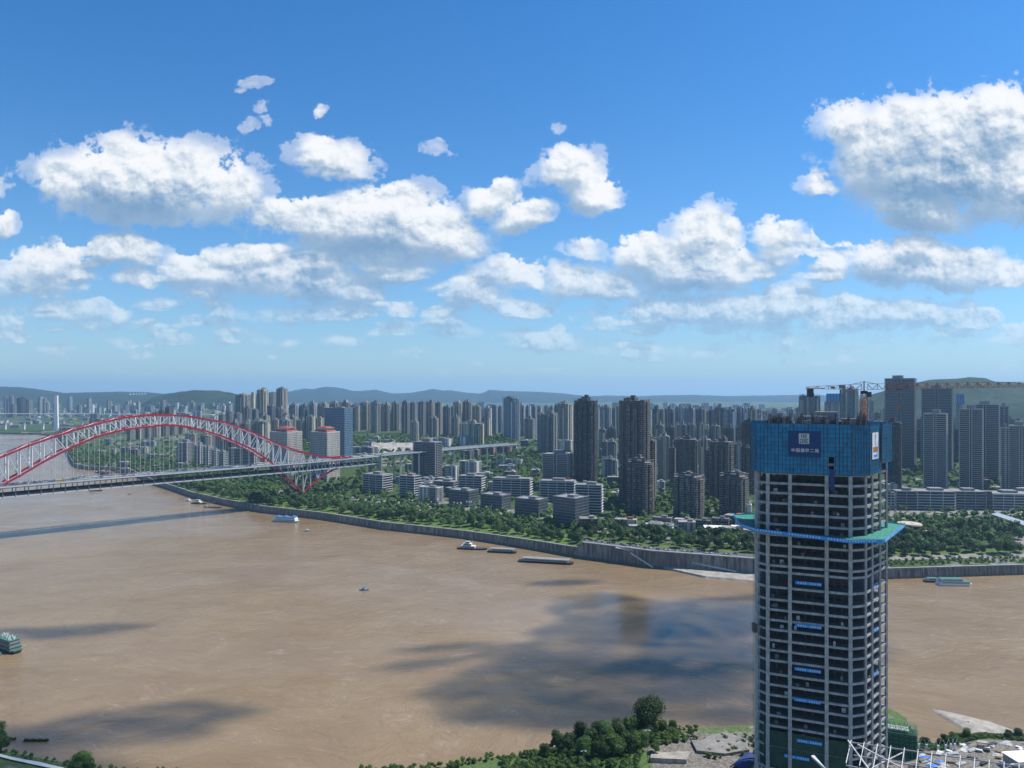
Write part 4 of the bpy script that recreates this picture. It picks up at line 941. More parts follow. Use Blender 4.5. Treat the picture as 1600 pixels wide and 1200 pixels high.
def site_tower():
    bx, by, bz = 138, 318, 12.0
    rt = root('unfinished_tower', (bx, by, bz), 'unfinished concrete tower wrapped in blue safety screens at the top', 'tower')
    off = Vector((-bx, -by, -bz))
    def put(mb, nm, m, parent=rt): o = mb.build(nm, m, parent); o.location = off if parent is rt else (0, 0, 0); return o
    zs = [zy(y) for y in SLY]
    z = zs[0]; up = []
    while z + 4.4 < 180: z += 4.4; up.append(z)
    allz = up[::-1] + zs
    allz = [z for z in allz if z > 14]
    Pin = inset(TP, .55)
    for z in allz:
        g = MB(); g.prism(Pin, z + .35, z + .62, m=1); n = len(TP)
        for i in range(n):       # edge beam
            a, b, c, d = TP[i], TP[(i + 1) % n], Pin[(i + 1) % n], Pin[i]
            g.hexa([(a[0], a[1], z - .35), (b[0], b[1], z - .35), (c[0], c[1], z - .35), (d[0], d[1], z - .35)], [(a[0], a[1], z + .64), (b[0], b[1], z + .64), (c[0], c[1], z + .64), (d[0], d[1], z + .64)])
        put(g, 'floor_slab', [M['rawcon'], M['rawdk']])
    U = Vector((-.928, .371)); c4 = Vector((141.6, 300))
    cols = [(c4 + U * t, 1.5) for t in (.2, 9.35, 23.8, 32.8)] + [(Vector((149.0, 302.4)), .9)]
    V = Vector((17.9, 18.2)).normalized(); c5 = Vector((149.3, 302.2))
    cols += [(c5 + V * t, .9) for t in (6.75, 16.6, 25.3)]
    cols += [(Vector(p), .8) for p in ((109.0, 317), (110.5, 325.3), (115.5, 334), (131.5, 341.2), (145, 336), (158, 330))]
    for c, w in cols:
        g = MB(); fr = c.y < 313
        g.box(c.x, c.y - (.35 if fr and w > 1 else 0), 12, w, w, 178.5 - 12, rot=-.38 if w > 1 else .2); put(g, 'column', M['rawcon'])
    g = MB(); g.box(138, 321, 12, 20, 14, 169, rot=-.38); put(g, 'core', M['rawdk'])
    g = MB(); rr = random.Random(4)
    for i in range(12):
        for j in range(5):
            p = c4 + U * (3 + i * 2.9) + Vector((.371, .928)) * (6 + j * 5.6)
            if rr.random() < .45: g.box(p.x, p.y, 12, .7, .7, 168, rot=-.38)
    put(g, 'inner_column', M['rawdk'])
    # guard rails on every floor edge
    g = MB()
    for z in allz[6:]:
        for i in range(4):
            a, b = Vector(TP[i - 1 if i else 9]), Vector(TP[i])
            if i == 0: a = Vector(TP[9])
            L = (b - a).length; k = int(L / 1.0)
            for h in (.6, 1.2): g.bar((a.x, a.y + .2, z + .64 + h), (b.x, b.y + .2, z + .64 + h), .06)
            for q in range(k + 1): p = a + (b - a) * (q / max(k, 1)); g.bar((p.x, p.y + .2, z + .6), (p.x, p.y + .2, z + 1.85), .06)
    put(g, 'guard_rail', M['dark'])
    # blue climbing screens
    O = [(109.4, 311.3), (141.4, 298.4), (148.2, 298.2), (154.4, 304.0)]
    ztop, zbt = 180.3, 158.9
    segs = [((106.8, 321), (107.2, 314.2), ztop, zbt + .5), ((107.2, 314.2), (109.4, 311.6), ztop, zbt + .2), ((109.4, 311.6), (141.2, 298.7), ztop, zbt), ((141.6, 298.5), (150.0, 300.9), ztop - .3, zbt), ((150.2, 301.0), (158.8, 309.6), ztop - .3, zbt + .4), ((159.4, 309.4), (169.6, 320.2), ztop - .1, zbt + 4.2), ((169.6, 320.6), (160, 334), ztop, zbt), ((160, 333), (131, 344), ztop, zbt), ((131, 344), (113, 340), ztop, zbt), ((113, 340), (106.8, 321.2), ztop, zbt)]
    for (a, b, t, bt) in segs:
        a = Vector(a); b = Vector(b); d = (b - a).normalized(); n = Vector((d.y, -d.x)); g = MB(); L = (b - a).length
        hole = 30 < L < 36
        def slab(s0, s1, z0, z1):
            p, q = a + d * s0, a + d * s1
            g.hexa([(p.x, p.y, z0), (q.x, q.y, z0), (q.x - n.x * .12, q.y - n.y * .12, z0), (p.x - n.x * .12, p.y - n.y * .12, z0)], [(p.x, p.y, z1), (q.x, q.y, z1), (q.x - n.x * .12, q.y - n.y * .12, z1), (p.x - n.x * .12, p.y - n.y * .12, z1)])
        if hole: slab(0, 25.6, bt, t); slab(27.8, L, bt, t); slab(25.6, 27.8, 166.6, t); slab(25.6, 27.8, bt, 161.2)
        else: slab(0, L, bt, t)
        s = put(g, 'safety_screen', M['screen'])
        f = MB(); k = max(1, round(L / 1.5))
        for i in range(k + 1):
            p = a + d * (L * i / k) + n * .06
            if hole and 25.8 < L * i / k < 27.6: continue
            f.bar((p.x, p.y, bt), (p.x, p.y, t + (rr.uniform(0, .7) if i % 3 == 0 else 0)), .13 if i % 4 else .22, .13)
        for j in range(12):
            z = bt + (t - bt) * j / 11; p, q = a + n * .06, b + n * .06
            if hole and 161 < z < 167: r1_ = a + d * 25.6 + n * .06; r2_ = a + d * 27.8 + n * .06; f.bar((p.x, p.y, z), (r1_.x, r1_.y, z), .12); f.bar((r2_.x, r2_.y, z), (q.x, q.y, z), .12)
            else: f.bar((p.x, p.y, z), (q.x, q.y, z), .12)
        if 8 < L < 9:
            for i in range(k):
                for j in range(11):
                    z0 = bt + (t - bt) * j / 11; z1 = bt + (t - bt) * (j + 1) / 11; p = a + d * (L * i / k) + n * .06; q = a + d * (L * (i + 1) / k) + n * .06
                    f.bar((p.x, p.y, z0), (q.x, q.y, z1), .07)
        put(f, 'screen_frame', M['dark'], s)
    # sign on the front screen
    a = Vector((109.4, 311.6)); d = (Vector((141.2, 298.7)) - a).normalized(); n = Vector((d.y, -d.x))
    def on(s, h=0.0): p = a + d * s + n * h; return p.x, p.y
    def panel(s0, s1, z0, z1, h, m, nm, parent=rt):
        p, q = on(s0, h), on(s1, h); p2, q2 = on(s0, h - .1), on(s1, h - .1); g = MB()
        g.hexa([(*p, z0), (*q, z0), (*q2, z0), (*p2, z0)], [(*p, z1), (*q, z1), (*q2, z1), (*p2, z1)]); return put(g, nm, m, parent)
    sg = panel(9.9, 22.7, 166.2, 177.3, .30, M['navy'], 'company_sign')
    lg = panel(14.1, 18.2, 171.8, 176.2, .38, M['pale'], 'logo_plate', sg)
    X3 = (d.x, d.y, 0); N3 = (n.x, n.y, 0)
    text_mesh('中国建筑二局', 1.72, M['white'], sg, (*on(16.5, .40), 168.9), X3, N3, 'sign_lettering', .015)
    # logo: four blocky squares of letter strokes
    g = MB(); s0, z0, w, h = 14.55, 172.15, 3.2, 3.7
    def stroke(x0, x1, y0, y1): p, q = on(s0 + x0 * w, .43), on(s0 + x1 * w, .43); p2, q2 = on(s0 + x0 * w, .36), on(s0 + x1 * w, .36); g.hexa([(*p, z0 + y0 * h), (*q, z0 + y0 * h), (*q2, z0 + y0 * h), (*p2, z0 + y0 * h)], [(*p, z0 + y1 * h), (*q, z0 + y1 * h), (*q2, z0 + y1 * h), (*p2, z0 + y1 * h)])
    for cx, kind in ((0.14, 'C'), (.40, 'S'), (.66, 'C')):
        w_ = .20
        stroke(cx, cx + w_, .88, .98); stroke(cx, cx + .06, .56, .88)
        if kind == 'C': stroke(cx, cx + w_, .54, .62)
        else: stroke(cx, cx + w_, .72, .78); stroke(cx + w_ - .06, cx + w_, .56, .72)
    for cx in (0.0, .27, .54, .80):
        w_ = .20; stroke(cx, cx + w_, .36, .44); stroke(cx, cx + .06, .04, .36); stroke(cx, cx + w_, .0, .09)
        if cx in (.27,): stroke(cx, cx + w_, .2, .27)
        if cx in (.54,): stroke(cx + .14, cx + w_, .09, .36)
    put(g, 'logo_mark', M['navy'], lg)
    # narrow white banner on the right screen
    a = Vector((150.2, 301.0)); d = (Vector((158.8, 309.6)) - a).normalized(); n = Vector((d.y, -d.x))
    bn = panel(2.3, 9.6, 165.4, 176.6, .22, M['white'], 'project_banner')
    X3 = (d.x, d.y, 0); N3 = (n.x, n.y, 0)
    for k in range(3):
        for q, (x0, x1, y0, y1) in enumerate(((-.75, .75, .55, .72), (-.6, -.42, -.7, .5), (.42, .6, -.7, .5), (-.42, .42, -.1, .06), (-.75, .75, -.82, -.66))):
            if (k + q) % 4 == 3: continue
            panel(5.9 + x0, 5.9 + x1, 175.2 - k * 1.95 + y0, 175.2 - k * 1.95 + y1, .30, M['grey' if k == 0 else 'sheet'], 'banner_stroke', bn)
    pp = panel(3.3, 8.6, 168.4, 170.6, .29, M['orange'], 'banner_block', bn); panel(4, 8, 166.3, 167.3, .29, M['sheet'], 'banner_block', bn)
    # chute hanging from the loading opening
    a = Vector((109.4, 311.6)); d = (Vector((141.2, 298.7)) - a).normalized(); n = Vector((d.y, -d.x))
    panel(26.1, 28.0, 152.5, 161.0, .5, M['navy'], 'loading_chute')
    # concrete, formwork and starter bars above the screens
    g = MB()
    for i in range(9):
        p = c4 + U * (i * 3.9 + 1) + Vector((.371, .928)) * rr.uniform(2.5, 9); g.box(p.x, p.y, 176, rr.uniform(.9, 3.2), rr.uniform(.8, 2), rr.uniform(4.6, 8.4), rot=-.38)
    g.box(133, 318, 176, 12, 5, 7.2, rot=-.38); g.box(146, 310, 176, 7, 3, 6.4, rot=-.38); g.box(141, 322, 176, 9, 6, 9, rot=-.38); g.box(151.5, 309, 176, 1.6, 1.6, 8)
    put(g, 'core_formwork', M['grey'])
    for m_, n_k in (('wood', 34), ('rawcon', 22), ('dark', 26)):
        g = MB()
        for i in range(n_k):
            p = c4 + U * rr.uniform(-7, 33) + Vector((.371, .928)) * rr.uniform(1.5, 20); hh = rr.uniform(1.2, 4.4)
            if rr.random() < .5: g.box(p.x, p.y, 178.5, rr.uniform(.3, 2.4), rr.uniform(.2, .8), hh, rot=rr.uniform(-1, 1))
            else: g.bar((p.x, p.y, 178.5), (p.x + rr.uniform(-1.5, 1.5), p.y, 179 + hh * 1.3), .16)
        put(g, 'deck_clutter', M[m_])
    for i, (t, dd) in enumerate(((31.5, 1.4), (28, 2.5), (23.6, 1.2), (19, 3.2), (14.5, 5), (10, 1.5), (5, 4), (.8, 1.4), (-3, 4), (-5.5, 6))):
        g = MB()
        for k in range(14): p = c4 + U * t + Vector((.371, .928)) * dd + Vector((rr.uniform(-.7, .7), rr.uniform(-.6, .6))); g.bar((p.x, p.y, 177), (p.x + rr.uniform(-.1, .1), p.y, 184.3 + rr.uniform(-1.5, 1)), .09)
        for z in (180.6, 182.2): p = c4 + U * t + Vector((.371, .928)) * dd; g.box(p.x, p.y, z, 1.4, 1.2, .1, rot=-.38)
        put(g, 'starter_bars', M['wood'])
    # catch fan
    outer = [(100.9, 316.5), (104.5, 307.0), (138.9, 293.6), (153.0, 294.6), (180.2, 329.5), (164, 343), (130, 353), (106, 343)]
    inner = [(109.0, 316.5), (111.0, 312.5), (141.4, 300.2), (149.2, 302.3), (167.0, 320.6), (158, 331), (131, 342), (112.5, 330)]
    g = MB(); n_ = len(outer); zi, zo = 133.4, [134.3, 134.0, 131.9, 131.9, 131.8, 132.5, 133, 134]
    g.add([(x, y, zi) for x, y in inner] + [(x, y, z + 1.0) for (x, y), z in zip(outer, zo)], [(i, n_ + i, n_ + (i + 1) % n_, (i + 1) % n_) for i in range(n_)])
    M['fan'] = weathered('green_net', (.022, .19, .14), scale=1.2, var=.6); fn = put(g, 'catch_fan', M['fan'])
    g = MB(); gt = MB()
    for i in range(n_):
        a, b = Vector((*outer[i], zo[i])), Vector((*outer[(i + 1) % n_], zo[(i + 1) % n_])); e = (b - a).normalized(); nn = Vector((e.y, -e.x, 0)) * .12
        g.hexa([a + nn, b + nn, b, a], [p + Vector((0, 0, 1.45)) for p in (a + nn, b + nn, b, a)])
        L = (b - a).length; k = int(L / 1.15)
        if i in (0, 1, 2, 3):
            for q in range(k):
                if (q % 13) in (9, 10): continue
                c = a + (b - a) * ((q + .5) / k) + nn * 1.3; hh = rr.uniform(.55, .85)
                gt.hexa([c - e * .28 + Vector((0, 0, .85 - hh / 2)), c + e * .28 + Vector((0, 0, .85 - hh / 2)), c + e * .28 - nn * .2 + Vector((0, 0, .85 - hh / 2)), c - e * .28 - nn * .2 + Vector((0, 0, .85 - hh / 2))], [c - e * .28 + Vector((0, 0, .85 + hh / 2)), c + e * .28 + Vector((0, 0, .85 + hh / 2)), c + e * .28 - nn * .2 + Vector((0, 0, .85 + hh / 2)), c - e * .28 - nn * .2 + Vector((0, 0, .85 + hh / 2))])
    fb = put(g, 'fan_banner', M['sheet'], fn); put(gt, 'banner_strokes', M['pale'], fn)
    g = MB()
    for i in range(n_):
        for q in range(6):
            f = q / 6; a = Vector((*outer[i], zo[i] + .9)).lerp(Vector((*outer[(i + 1) % n_], zo[(i + 1) % n_] + .9)), f); b = Vector((*inner[i], zi - .2)).lerp(Vector((*inner[(i + 1) % n_], zi - .2)), f); g.bar(a, b, .15)
    put(g, 'fan_strut', M['dark'], fn)
    # slogan banners on the floor edges
    a0 = Vector((141.6, 300)); 
    for y, s0, s1, front in ((917, 11.2, 21.5, 1), (985, 11.2, 21.5, 1), (1055, 11.4, 21.8, 1), (1104, 11.6, 22, 1), (1169, 11.0, 21, 1), (1197, 16, 26, 1), (919, 9, 14, 0), (985, 9, 14, 0), (1054, 9, 14, 0)):
        g = MB(); k = MB()
        e = U if front else V; a = a0 if front else c5; nn = Vector((-.371, -.928)) if front else Vector((V.y, -V.x)); nn = nn * .75 if front else nn * .2
        z = zy(y) - .1 if front else zy(y, 309)
        p, q = a + e * s0 + nn, a + e * s1 + nn
        g.hexa([(p.x, p.y, z - .7), (q.x, q.y, z - .7), (q.x - nn.x * .2, q.y - nn.y * .2, z - .7), (p.x - nn.x * .2, p.y - nn.y * .2, z - .7)], [(p.x, p.y, z + .7), (q.x, q.y, z + .7), (q.x - nn.x * .2, q.y - nn.y * .2, z + .7), (p.x - nn.x * .2, p.y - nn.y * .2, z + .7)])
        nb = int((s1 - s0) / .95)
        for i in range(nb):
            if i == nb // 2: continue
            c = a + e * (s0 + .5 + i * .95) + nn * 1.06; k.box(c.x, c.y, z - .32, .5, .08, .64, rot=math.atan2(e.y, e.x))
        o = put(g, 'slogan_banner', M['sheet']); put(k, 'banner_strokes', M['pale'], o)
    # stored pallets and panels on the open floors
    for fl in range(6, len(allz)):
        for q in range(3):
            if rr.random() < .55:
                t = rr.choice((rr.uniform(1.5, 7), rr.uniform(11, 22), rr.uniform(25, 31))); p = c4 + U * t + Vector((.371, .928)) * rr.uniform(1.2, 2.6)
                g = MB(); g.box(p.x, p.y, allz[fl] + .63, rr.uniform(.9, 1.7), rr.uniform(.6, 1.2), rr.uniform(1, 1.9), rot=-.38); put(g, 'material_stack', M[rr.choice(('grey', 'pale', 'concrete', 'brown'))])
    # small lamps seen in the middle bay
    # hoist mast on the left flank
    g = MB(); hx, hy = 107.5, 316.0
    for dx, dy in ((-.35, -.35), (.35, -.35), (.35, .35), (-.35, .35)): g.bar((hx + dx, hy + dy, 12), (hx + dx, hy + dy, 160), .12)
    for k in range(98): z = 13 + k * 1.5; g.box(hx, hy, z, .8, .8, .12); g.bar((hx - .35, hy - .35, z), (hx + .35, hy - .35, z + 1.5), .09)
    hm = put(g, 'hoist_mast', M['pale']); g = MB(); g.box(hx - .9, hy - .6, zy(985, 317), 1.5, 3, 3.6); put(g, 'hoist_car', M['dark'], hm)
    g = MB(); g.bar((hx - 1.6, hy - 1, 12), (hx - 1.6, hy - 1, 160), .12); put(g, 'hoist_cable', M['wood'], hm)
    # green netting round the lowest floors
    ln = [(109.2, 316.4), (110.8, 311.9), (141.5, 299.6)]
    for (a, b), (z0, z1) in (((ln[0], ln[1]), (34, 50)), ((ln[1], ln[2]), (40.5, 47.2)), ((ln[1], ln[2]), (32, 40.2))):
        a = Vector(a); b = Vector(b); e = (b - a).normalized(); nn = Vector((e.y, -e.x)) * -.05; g = MB()
        g.hexa([(a.x, a.y, z0), (b.x, b.y, z0), (b.x + nn.x, b.y + nn.y, z0), (a.x + nn.x, a.y + nn.y, z0)], [(a.x, a.y, z1), (b.x, b.y, z1), (b.x + nn.x, b.y + nn.y, z1), (a.x + nn.x, a.y + nn.y, z1)]); put(g, 'green_netting', M['net'])
site_tower()
# ------------------------------------------------------------------ tower crane climbing inside the building
def crane():
    cx, cy = 155.3, 316.5; rt = root('tower_crane', (cx, cy, 150), 'orange tower crane with its long lattice jib crossing the skyline', 'crane')
    g = MB(); s = .95
    for dx, dy in ((-s, -s), (s, -s), (s, s), (-s, s)): g.bar((dx, dy, 0), (dx, dy, 43), .24)
    for k in range(18):
        z = k * 2.4
        for (a, b) in (((-s, -s), (s, -s)), ((s, -s), (s, s)), ((s, s), (-s, s)), ((-s, s), (-s, -s))):
            g.bar((*a, z), (*b, z), .13); g.bar((*a, z), (*b, z + 2.4), .15)
    g.build('mast', M['orange'], rt)
    g = MB(); g.cyl((0, 0, 43), (0, 0, 44.4), 1.5, 12); g.build('slewing_ring', M['dark'], rt)
    jd = Vector((.985, -.17, 0)).normalized(); jn = Vector((-jd.y, jd.x, 0)); r1_ = lambda s_: Vector((0, 0, 44.9 + .018 * s_))
    def lat(s0, s1, h0, h1, wd, step, m, nm, sag=.0):
        g = MB(); n = max(1, round(abs(s1 - s0) / step)); pts = []
        for i in range(n + 1):
            s_ = s0 + (s1 - s0) * i / n; h = h0 + (h1 - h0) * i / n; c = jd * s_ + r1_(abs(s_)) - Vector((0, 0, sag * i / n)); pts.append((c - jn * wd / 2, c + jn * wd / 2, c + Vector((0, 0, h))))
        for i in range(n):
            a, b = pts[i], pts[i + 1]
            for k in range(3): g.bar(a[k], b[k], .17)
            g.bar(a[0], a[1], .1); g.bar(a[0], b[1], .1)
            m_ = (a[2] + b[2]) / 2
            for k in (0, 1): g.bar(a[k], a[2] if i % 2 == 0 else b[2], .12); g.bar(b[k], b[2] if i % 2 else a[2], .12)
        g.build(nm, m, rt)
    lat(1.5, 74, 2.5, 2.0, 1.5, 2.0, M['orange'], 'jib'); lat(-1.0, -24, 2.5, .9, 1.6, 2.2, M['orange'], 'counter_jib')
    g = MB(); c = jd * -22.5 + Vector((0, 0, 41.7)); g.box(c.x, c.y, c.z, 2.6, 1.6, 4.0, rot=math.atan2(jd.y, jd.x)); g.build('counterweight', M['dark'], rt)
    g = MB(); c = jd * -24 + Vector((0, 0, 45.3)); g.bar(jd * -24.4 + Vector((0, 0, 45.6)), jd * -17 + Vector((0, 0, 45.6)), 1.9, .35); g.build('counter_platform', M['pale'], rt)
    g = MB(); c = jd * -9 + Vector((0, 0, 45.4)); g.box(c.x, c.y, c.z, 2.4, 1.3, 1.5, rot=math.atan2(jd.y, jd.x)); c = jd * -13 + Vector((0, 0, 45.4)); g.box(c.x, c.y, c.z, 1.4, 1.2, 1.0); g.build('winch', M['grey'], rt)
    g = MB(); g.bar((0, 0, 44.4), (0, 0, 48.6), .4); g.bar((0, 0, 48.4), jd * -4.5 + Vector((0, 0, 47.4)), .2); g.bar((0, 0, 48.4), jd * 5 + Vector((0, 0, 47.4)), .2); g.build('head_frame', M['orange'], rt)
    g = MB(); c = jd * 1.5 - jn * 1.9; g.box(c.x, c.y, 41.6, 1.6, 1.4, 2.3); cb = g.build('cab', M['dark'], rt)
    g = MB(); c = jd * 14 + Vector((0, 0, 44.7)); g.box(c.x, c.y, c.z, 1.8, 1.6, .5, rot=math.atan2(jd.y, jd.x)); tr = g.build('trolley', M['dark'], rt)
    g = MB(); g.bar(c, c - Vector((0, 0, 7)), .08); g.box(c.x, c.y, c.z - 8, .7, .5, 1.1); g.build('hook_block', M['orange'], tr)
crane()
# ------------------------------------------------------------------ trees
def ico(n=1):
    t = (1 + 5 ** .5) / 2
    v = [Vector(p).normalized() for p in ((-1, t, 0), (1, t, 0), (-1, -t, 0), (1, -t, 0), (0, -1, t), (0, 1, t), (0, -1, -t), (0, 1, -t), (t, 0, -1), (t, 0, 1), (-t, 0, -1), (-t, 0, 1))]
    f = [(0, 11, 5), (0, 5, 1), (0, 1, 7), (0, 7, 10), (0, 10, 11), (1, 5, 9), (5, 11, 4), (11, 10, 2), (10, 7, 6), (7, 1, 8), (3, 9, 4), (3, 4, 2), (3, 2, 6), (3, 6, 8), (3, 8, 9), (4, 9, 5), (2, 4, 11), (6, 2, 10), (8, 6, 7), (9, 8, 1)]
    for _ in range(n):
        c = {}; g = []
        def mid(a, b):
            k = (min(a, b), max(a, b))
            if k not in c: v.append(((v[a] + v[b]) / 2).normalized()); c[k] = len(v) - 1
            return c[k]
        for a, b, d in f: x, y, z = mid(a, b), mid(b, d), mid(d, a); g += [(a, x, z), (b, y, x), (d, z, y), (x, y, z)]
        f = g
    return np.array([tuple(p) for p in v]), np.array(f)
def crown_arrays(seed, rad, ht, nleaf, lsize, nblob=9, core=1):
    """triangles of a leafy crown: inner lobes plus loose leaf faces scattered through and around them"""
    r = np.random.RandomState(seed); V = []; Fc = []; o = 0
    iv, jf = ico(core); bl = []
    for k in range(nblob):
        a = r.rand() * 6.28; h = r.rand(); rr_ = rad * (.62 * math.sqrt(r.rand())) * (1 - .35 * abs(h - .35)); s = rad * r.uniform(.34, .55)
        bl.append((rr_ * math.cos(a), rr_ * math.sin(a), ht * (.38 + .50 * h), s))
    bl.append((0, 0, ht * .62, rad * .6))
    for x, y, z, s in bl:
        n = 1 + .28 * (r.rand(len(iv)) - .5); P = iv * (n * s * .80)[:, None] * np.array([1, 1, .85]) + np.array([x, y, z]); V.append(P); Fc.append(jf + o); o += len(P)
    B = np.array(bl); idx = r.randint(0, len(B), nleaf); d = r.normal(size=(nleaf, 3)); d /= np.linalg.norm(d, axis=1)[:, None]; d[:, 2] = np.where(d[:, 2] < -.4, -d[:, 2], d[:, 2])
    c = B[idx, :3] + d * B[idx, 3:4] * r.uniform(.72, 1.34, (nleaf, 1)) * np.array([1, 1, .9])
    nrm = d + r.normal(size=(nleaf, 3)) * .55; nrm /= np.linalg.norm(nrm, axis=1)[:, None]
    t = np.cross(nrm, r.normal(size=(nleaf, 3))); t /= np.linalg.norm(t, axis=1)[:, None] + 1e-9; b = np.cross(nrm, t); s = lsize * r.uniform(.6, 1.4, (nleaf, 1))
    for k in range(nleaf and 1):
        L = np.stack([c - t * s, c + b * s * .8, c + t * s, c - b * s * .8], 1).reshape(-1, 3); V.append(L)
        i = np.arange(nleaf) * 4 + o; Fc += [np.stack([i, i + 1, i + 2], 1), np.stack([i, i + 2, i + 3], 1)]
    return np.concatenate(V), np.concatenate(Fc)
def trunk_mb(ht, r0, limbs=4, seed=0):
    g = MB(); g.cyl((0, 0, -.5), (0, 0, ht * .55), r0, 7, r0 * .6); rr_ = random.Random(seed)
    for k in range(limbs): a = k * 6.28 / limbs + rr_.random(); g.cyl((0, 0, ht * (.25 + .06 * k)), (math.cos(a) * ht * .25, math.sin(a) * ht * .25, ht * rr_.uniform(.6, .78)), r0 * .5, 5, r0 * .15)
    return g
def make_tree(seed, rad, ht, nleaf, lsize, m, name='tree', core=1):
    V, Fc = crown_arrays(seed, rad, ht, nleaf, lsize, core=core); rt = root(name, (0, 0, 0), 'tree', 'tree')
    npmesh('crown', V, Fc, m, parent=rt, smooth=False); trunk_mb(ht, .25 + ht * .014, 4, seed).build('trunk', M['wood'], rt); return rt
PT = [make_tree(30 + i, r, h, 620, .60, M['leaf2' if i in (2, 5) else 'leaf']) for i, (r, h) in enumerate(((6.2, 11), (7.4, 12.5), (5.4, 9), (6.2, 14.5), (8.2, 12), (4.8, 8)))]
SPH = []; tr = random.Random(12)
for i, o in enumerate(PT): o.location = (0, 0, -500)
tused = [0] * 6
def scatter(p0, p1, s0, s1, gap, seed, dens=1.0, absY=False, keep=None):
    r = random.Random(seed); out = []; grid = {}
    n = int(6000)
    Y0 = s0 if absY else shore((p0 + p1) / 2) + s0
    area = (p1 - p0) / F * (Y0 + (s1 - s0) / 2) * (s1 - s0); want = int(area / (gap * gap) * .75 * dens)
    for _ in range(want * 6):
        p = r.uniform(p0, p1); Y = r.uniform(s0, s1) if absY else shore(p) + r.uniform(s0, s1); X = (p - 800) / F * Y
        if keep and not keep(p, Y): continue
        k = (int(X // gap), int(Y // gap))
        if any((k[0] + a, k[1] + b) in grid and (grid[(k[0] + a, k[1] + b)][0] - X) ** 2 + (grid[(k[0] + a, k[1] + b)][1] - Y) ** 2 < gap * gap for a in (-1, 0, 1) for b in (-1, 0, 1)): continue
        grid[k] = (X, Y); out.append((X, Y, p))
        if len(out) >= want: break
    return out
# footprints to keep trees off buildings
FOOT = [(o.location.x, o.location.y, 16 + (6 if o.name.startswith('mall') or o.name.startswith('office') else 0)) for o in COL.objects if o.type == 'EMPTY' and o.parent is None and o.name.split('.')[0] in ('apartment_tower', 'office_block', 'mall_block', 'hotel_tower', 'office_tower', 'apartment_block', 'villa', 'school_building', 'market_hall')]
def free(X, Y, m=0):
    return all((X - a) ** 2 + (Y - b) ** 2 > (c + m) ** 2 for a, b, c in FOOT)
park = [(x, y, p, 'on the embankment lawn', 'embankment trees') for x, y, p in scatter(250, 905, 20, 125, 9.8, 1) if free(x, y)]
right = [(x, y, p, 'in the right hand riverside park', 'park trees on the right') for x, y, p in scatter(1385, 1600, 46, 235, 9.8, 2, keep=lambda p, Y: not (p > 1535 and Y < shore(p) + 100) or random.Random(int(p * 7)).random() < .12) if free(x, y)]
mid = [(x, y, p, 'behind the high quay wall', 'trees behind the high quay') for x, y, p in scatter(905, 1185, 26, 135, 11, 3, .85) if free(x, y, -2)]
def vis(t): X, Y, p = t[:3]; return Y - shore(p)
park.sort(key=vis); right.sort(key=vis); mid.sort(key=vis)
ind = park[:125] + right[:95] + mid[:65]; rest = park[125:] + right[95:] + mid[65:]
for X, Y, p, where, grp in ind:
    k = tr.randrange(6); o = PT[k] if not tused[k] else copy_tree(PT[k]); tused[k] = 1
    s = tr.uniform(.7, 1.3); o.location = (X, Y, ground(X, Y) - .2); o.scale = (s, s, s * tr.uniform(.9, 1.1)); o.rotation_euler = (0, 0, tr.uniform(0, 6))
    sh = ('rounded dark', 'broad dark', 'pale low', 'tall narrow dark', 'wide spreading dark', 'small pale')[k]
    spot = '' if p > 905 else (', left of the floating restaurant' if p < 430 else ', right of the floating restaurant' if p < 560 else ', below the plain grey block' if p < 700 else ', behind the moored work boat' if p < 800 else ', near the glass cube office')
    if p > 905: spot = ', near the white villa' if p < 1060 else ', near the white roofed museum' if p < 1200 else ', by the round pavilion' if p < 1450 else ', above the green roofed ferry' if p < 1530 else ', near the right edge'
    o['label'] = sh + ' tree ' + where + spot; o['group'] = sh + ' ' + grp + spot.replace(',', '')
LOWC = [crown_arrays(60 + k, r, h, 46, 1.25, 4, 0) for k, (r, h) in enumerate(((5.6, 10), (6.8, 12), (4.8, 8), (6, 12)))]
def wood(pts, name, label, m, jit=0.0):
    Vs = []; Fs = []; o = 0; r = random.Random(99)
    for X, Y in pts:
        V, Fc = LOWC[r.randrange(4)]; a = r.uniform(0, 6.28); s = r.uniform(.75, 1.25); c, n = math.cos(a) * s, math.sin(a) * s
        P = np.stack([V[:, 0] * c - V[:, 1] * n + X, V[:, 0] * n + V[:, 1] * c + Y, V[:, 2] * s + ground(X, Y) - 1.5], 1); Vs.append(P); Fs.append(Fc + o); o += len(V)
    tag(npmesh(name, np.concatenate(Vs), np.concatenate(Fs), m), label, None, None, 'stuff')
wp = [(t[0], t[1]) for t in rest]
for args in ((905, 1180, 135, 330, 14, 11, .6), (1385, 1620, 235, 420, 15, 12, .35), (560, 905, 120, 420, 17, 13, .45), (250, 560, 120, 330, 13, 14, .9), (110, 260, 15, 260, 12, 15, .9), (1180, 1385, 25, 330, 16, 16, .5)):
    wp += [(x, y) for x, y, p in scatter(*args) if free(x, y)]
for args in ((770, 880, 1330, 1800, 13, 21, 1), (440, 800, 1640, 2300, 15, 22, .85), (1015, 1170, 1040, 1330, 14, 23, .7), (890, 1020, 1100, 1500, 15, 24, .75), (1380, 1650, 1170, 1500, 15, 25, .8), (560, 770, 1250, 1640, 17, 26, .6), (120, 440, 1700, 2400, 22, 27, .5), (800, 1180, 1500, 2100, 20, 28, .5)):
    wp += [(x, y) for x, y, p in scatter(*args, absY=True) if free(x, y)]
wood(wp, 'woodland', 'tree cover running together between and behind the buildings', M['leaf'])
hp = []
for args in ((1290, 1950, 2950, 4250, 26, 31, .8),): hp += [(x, y) for x, y, p in scatter(*args, absY=True)]
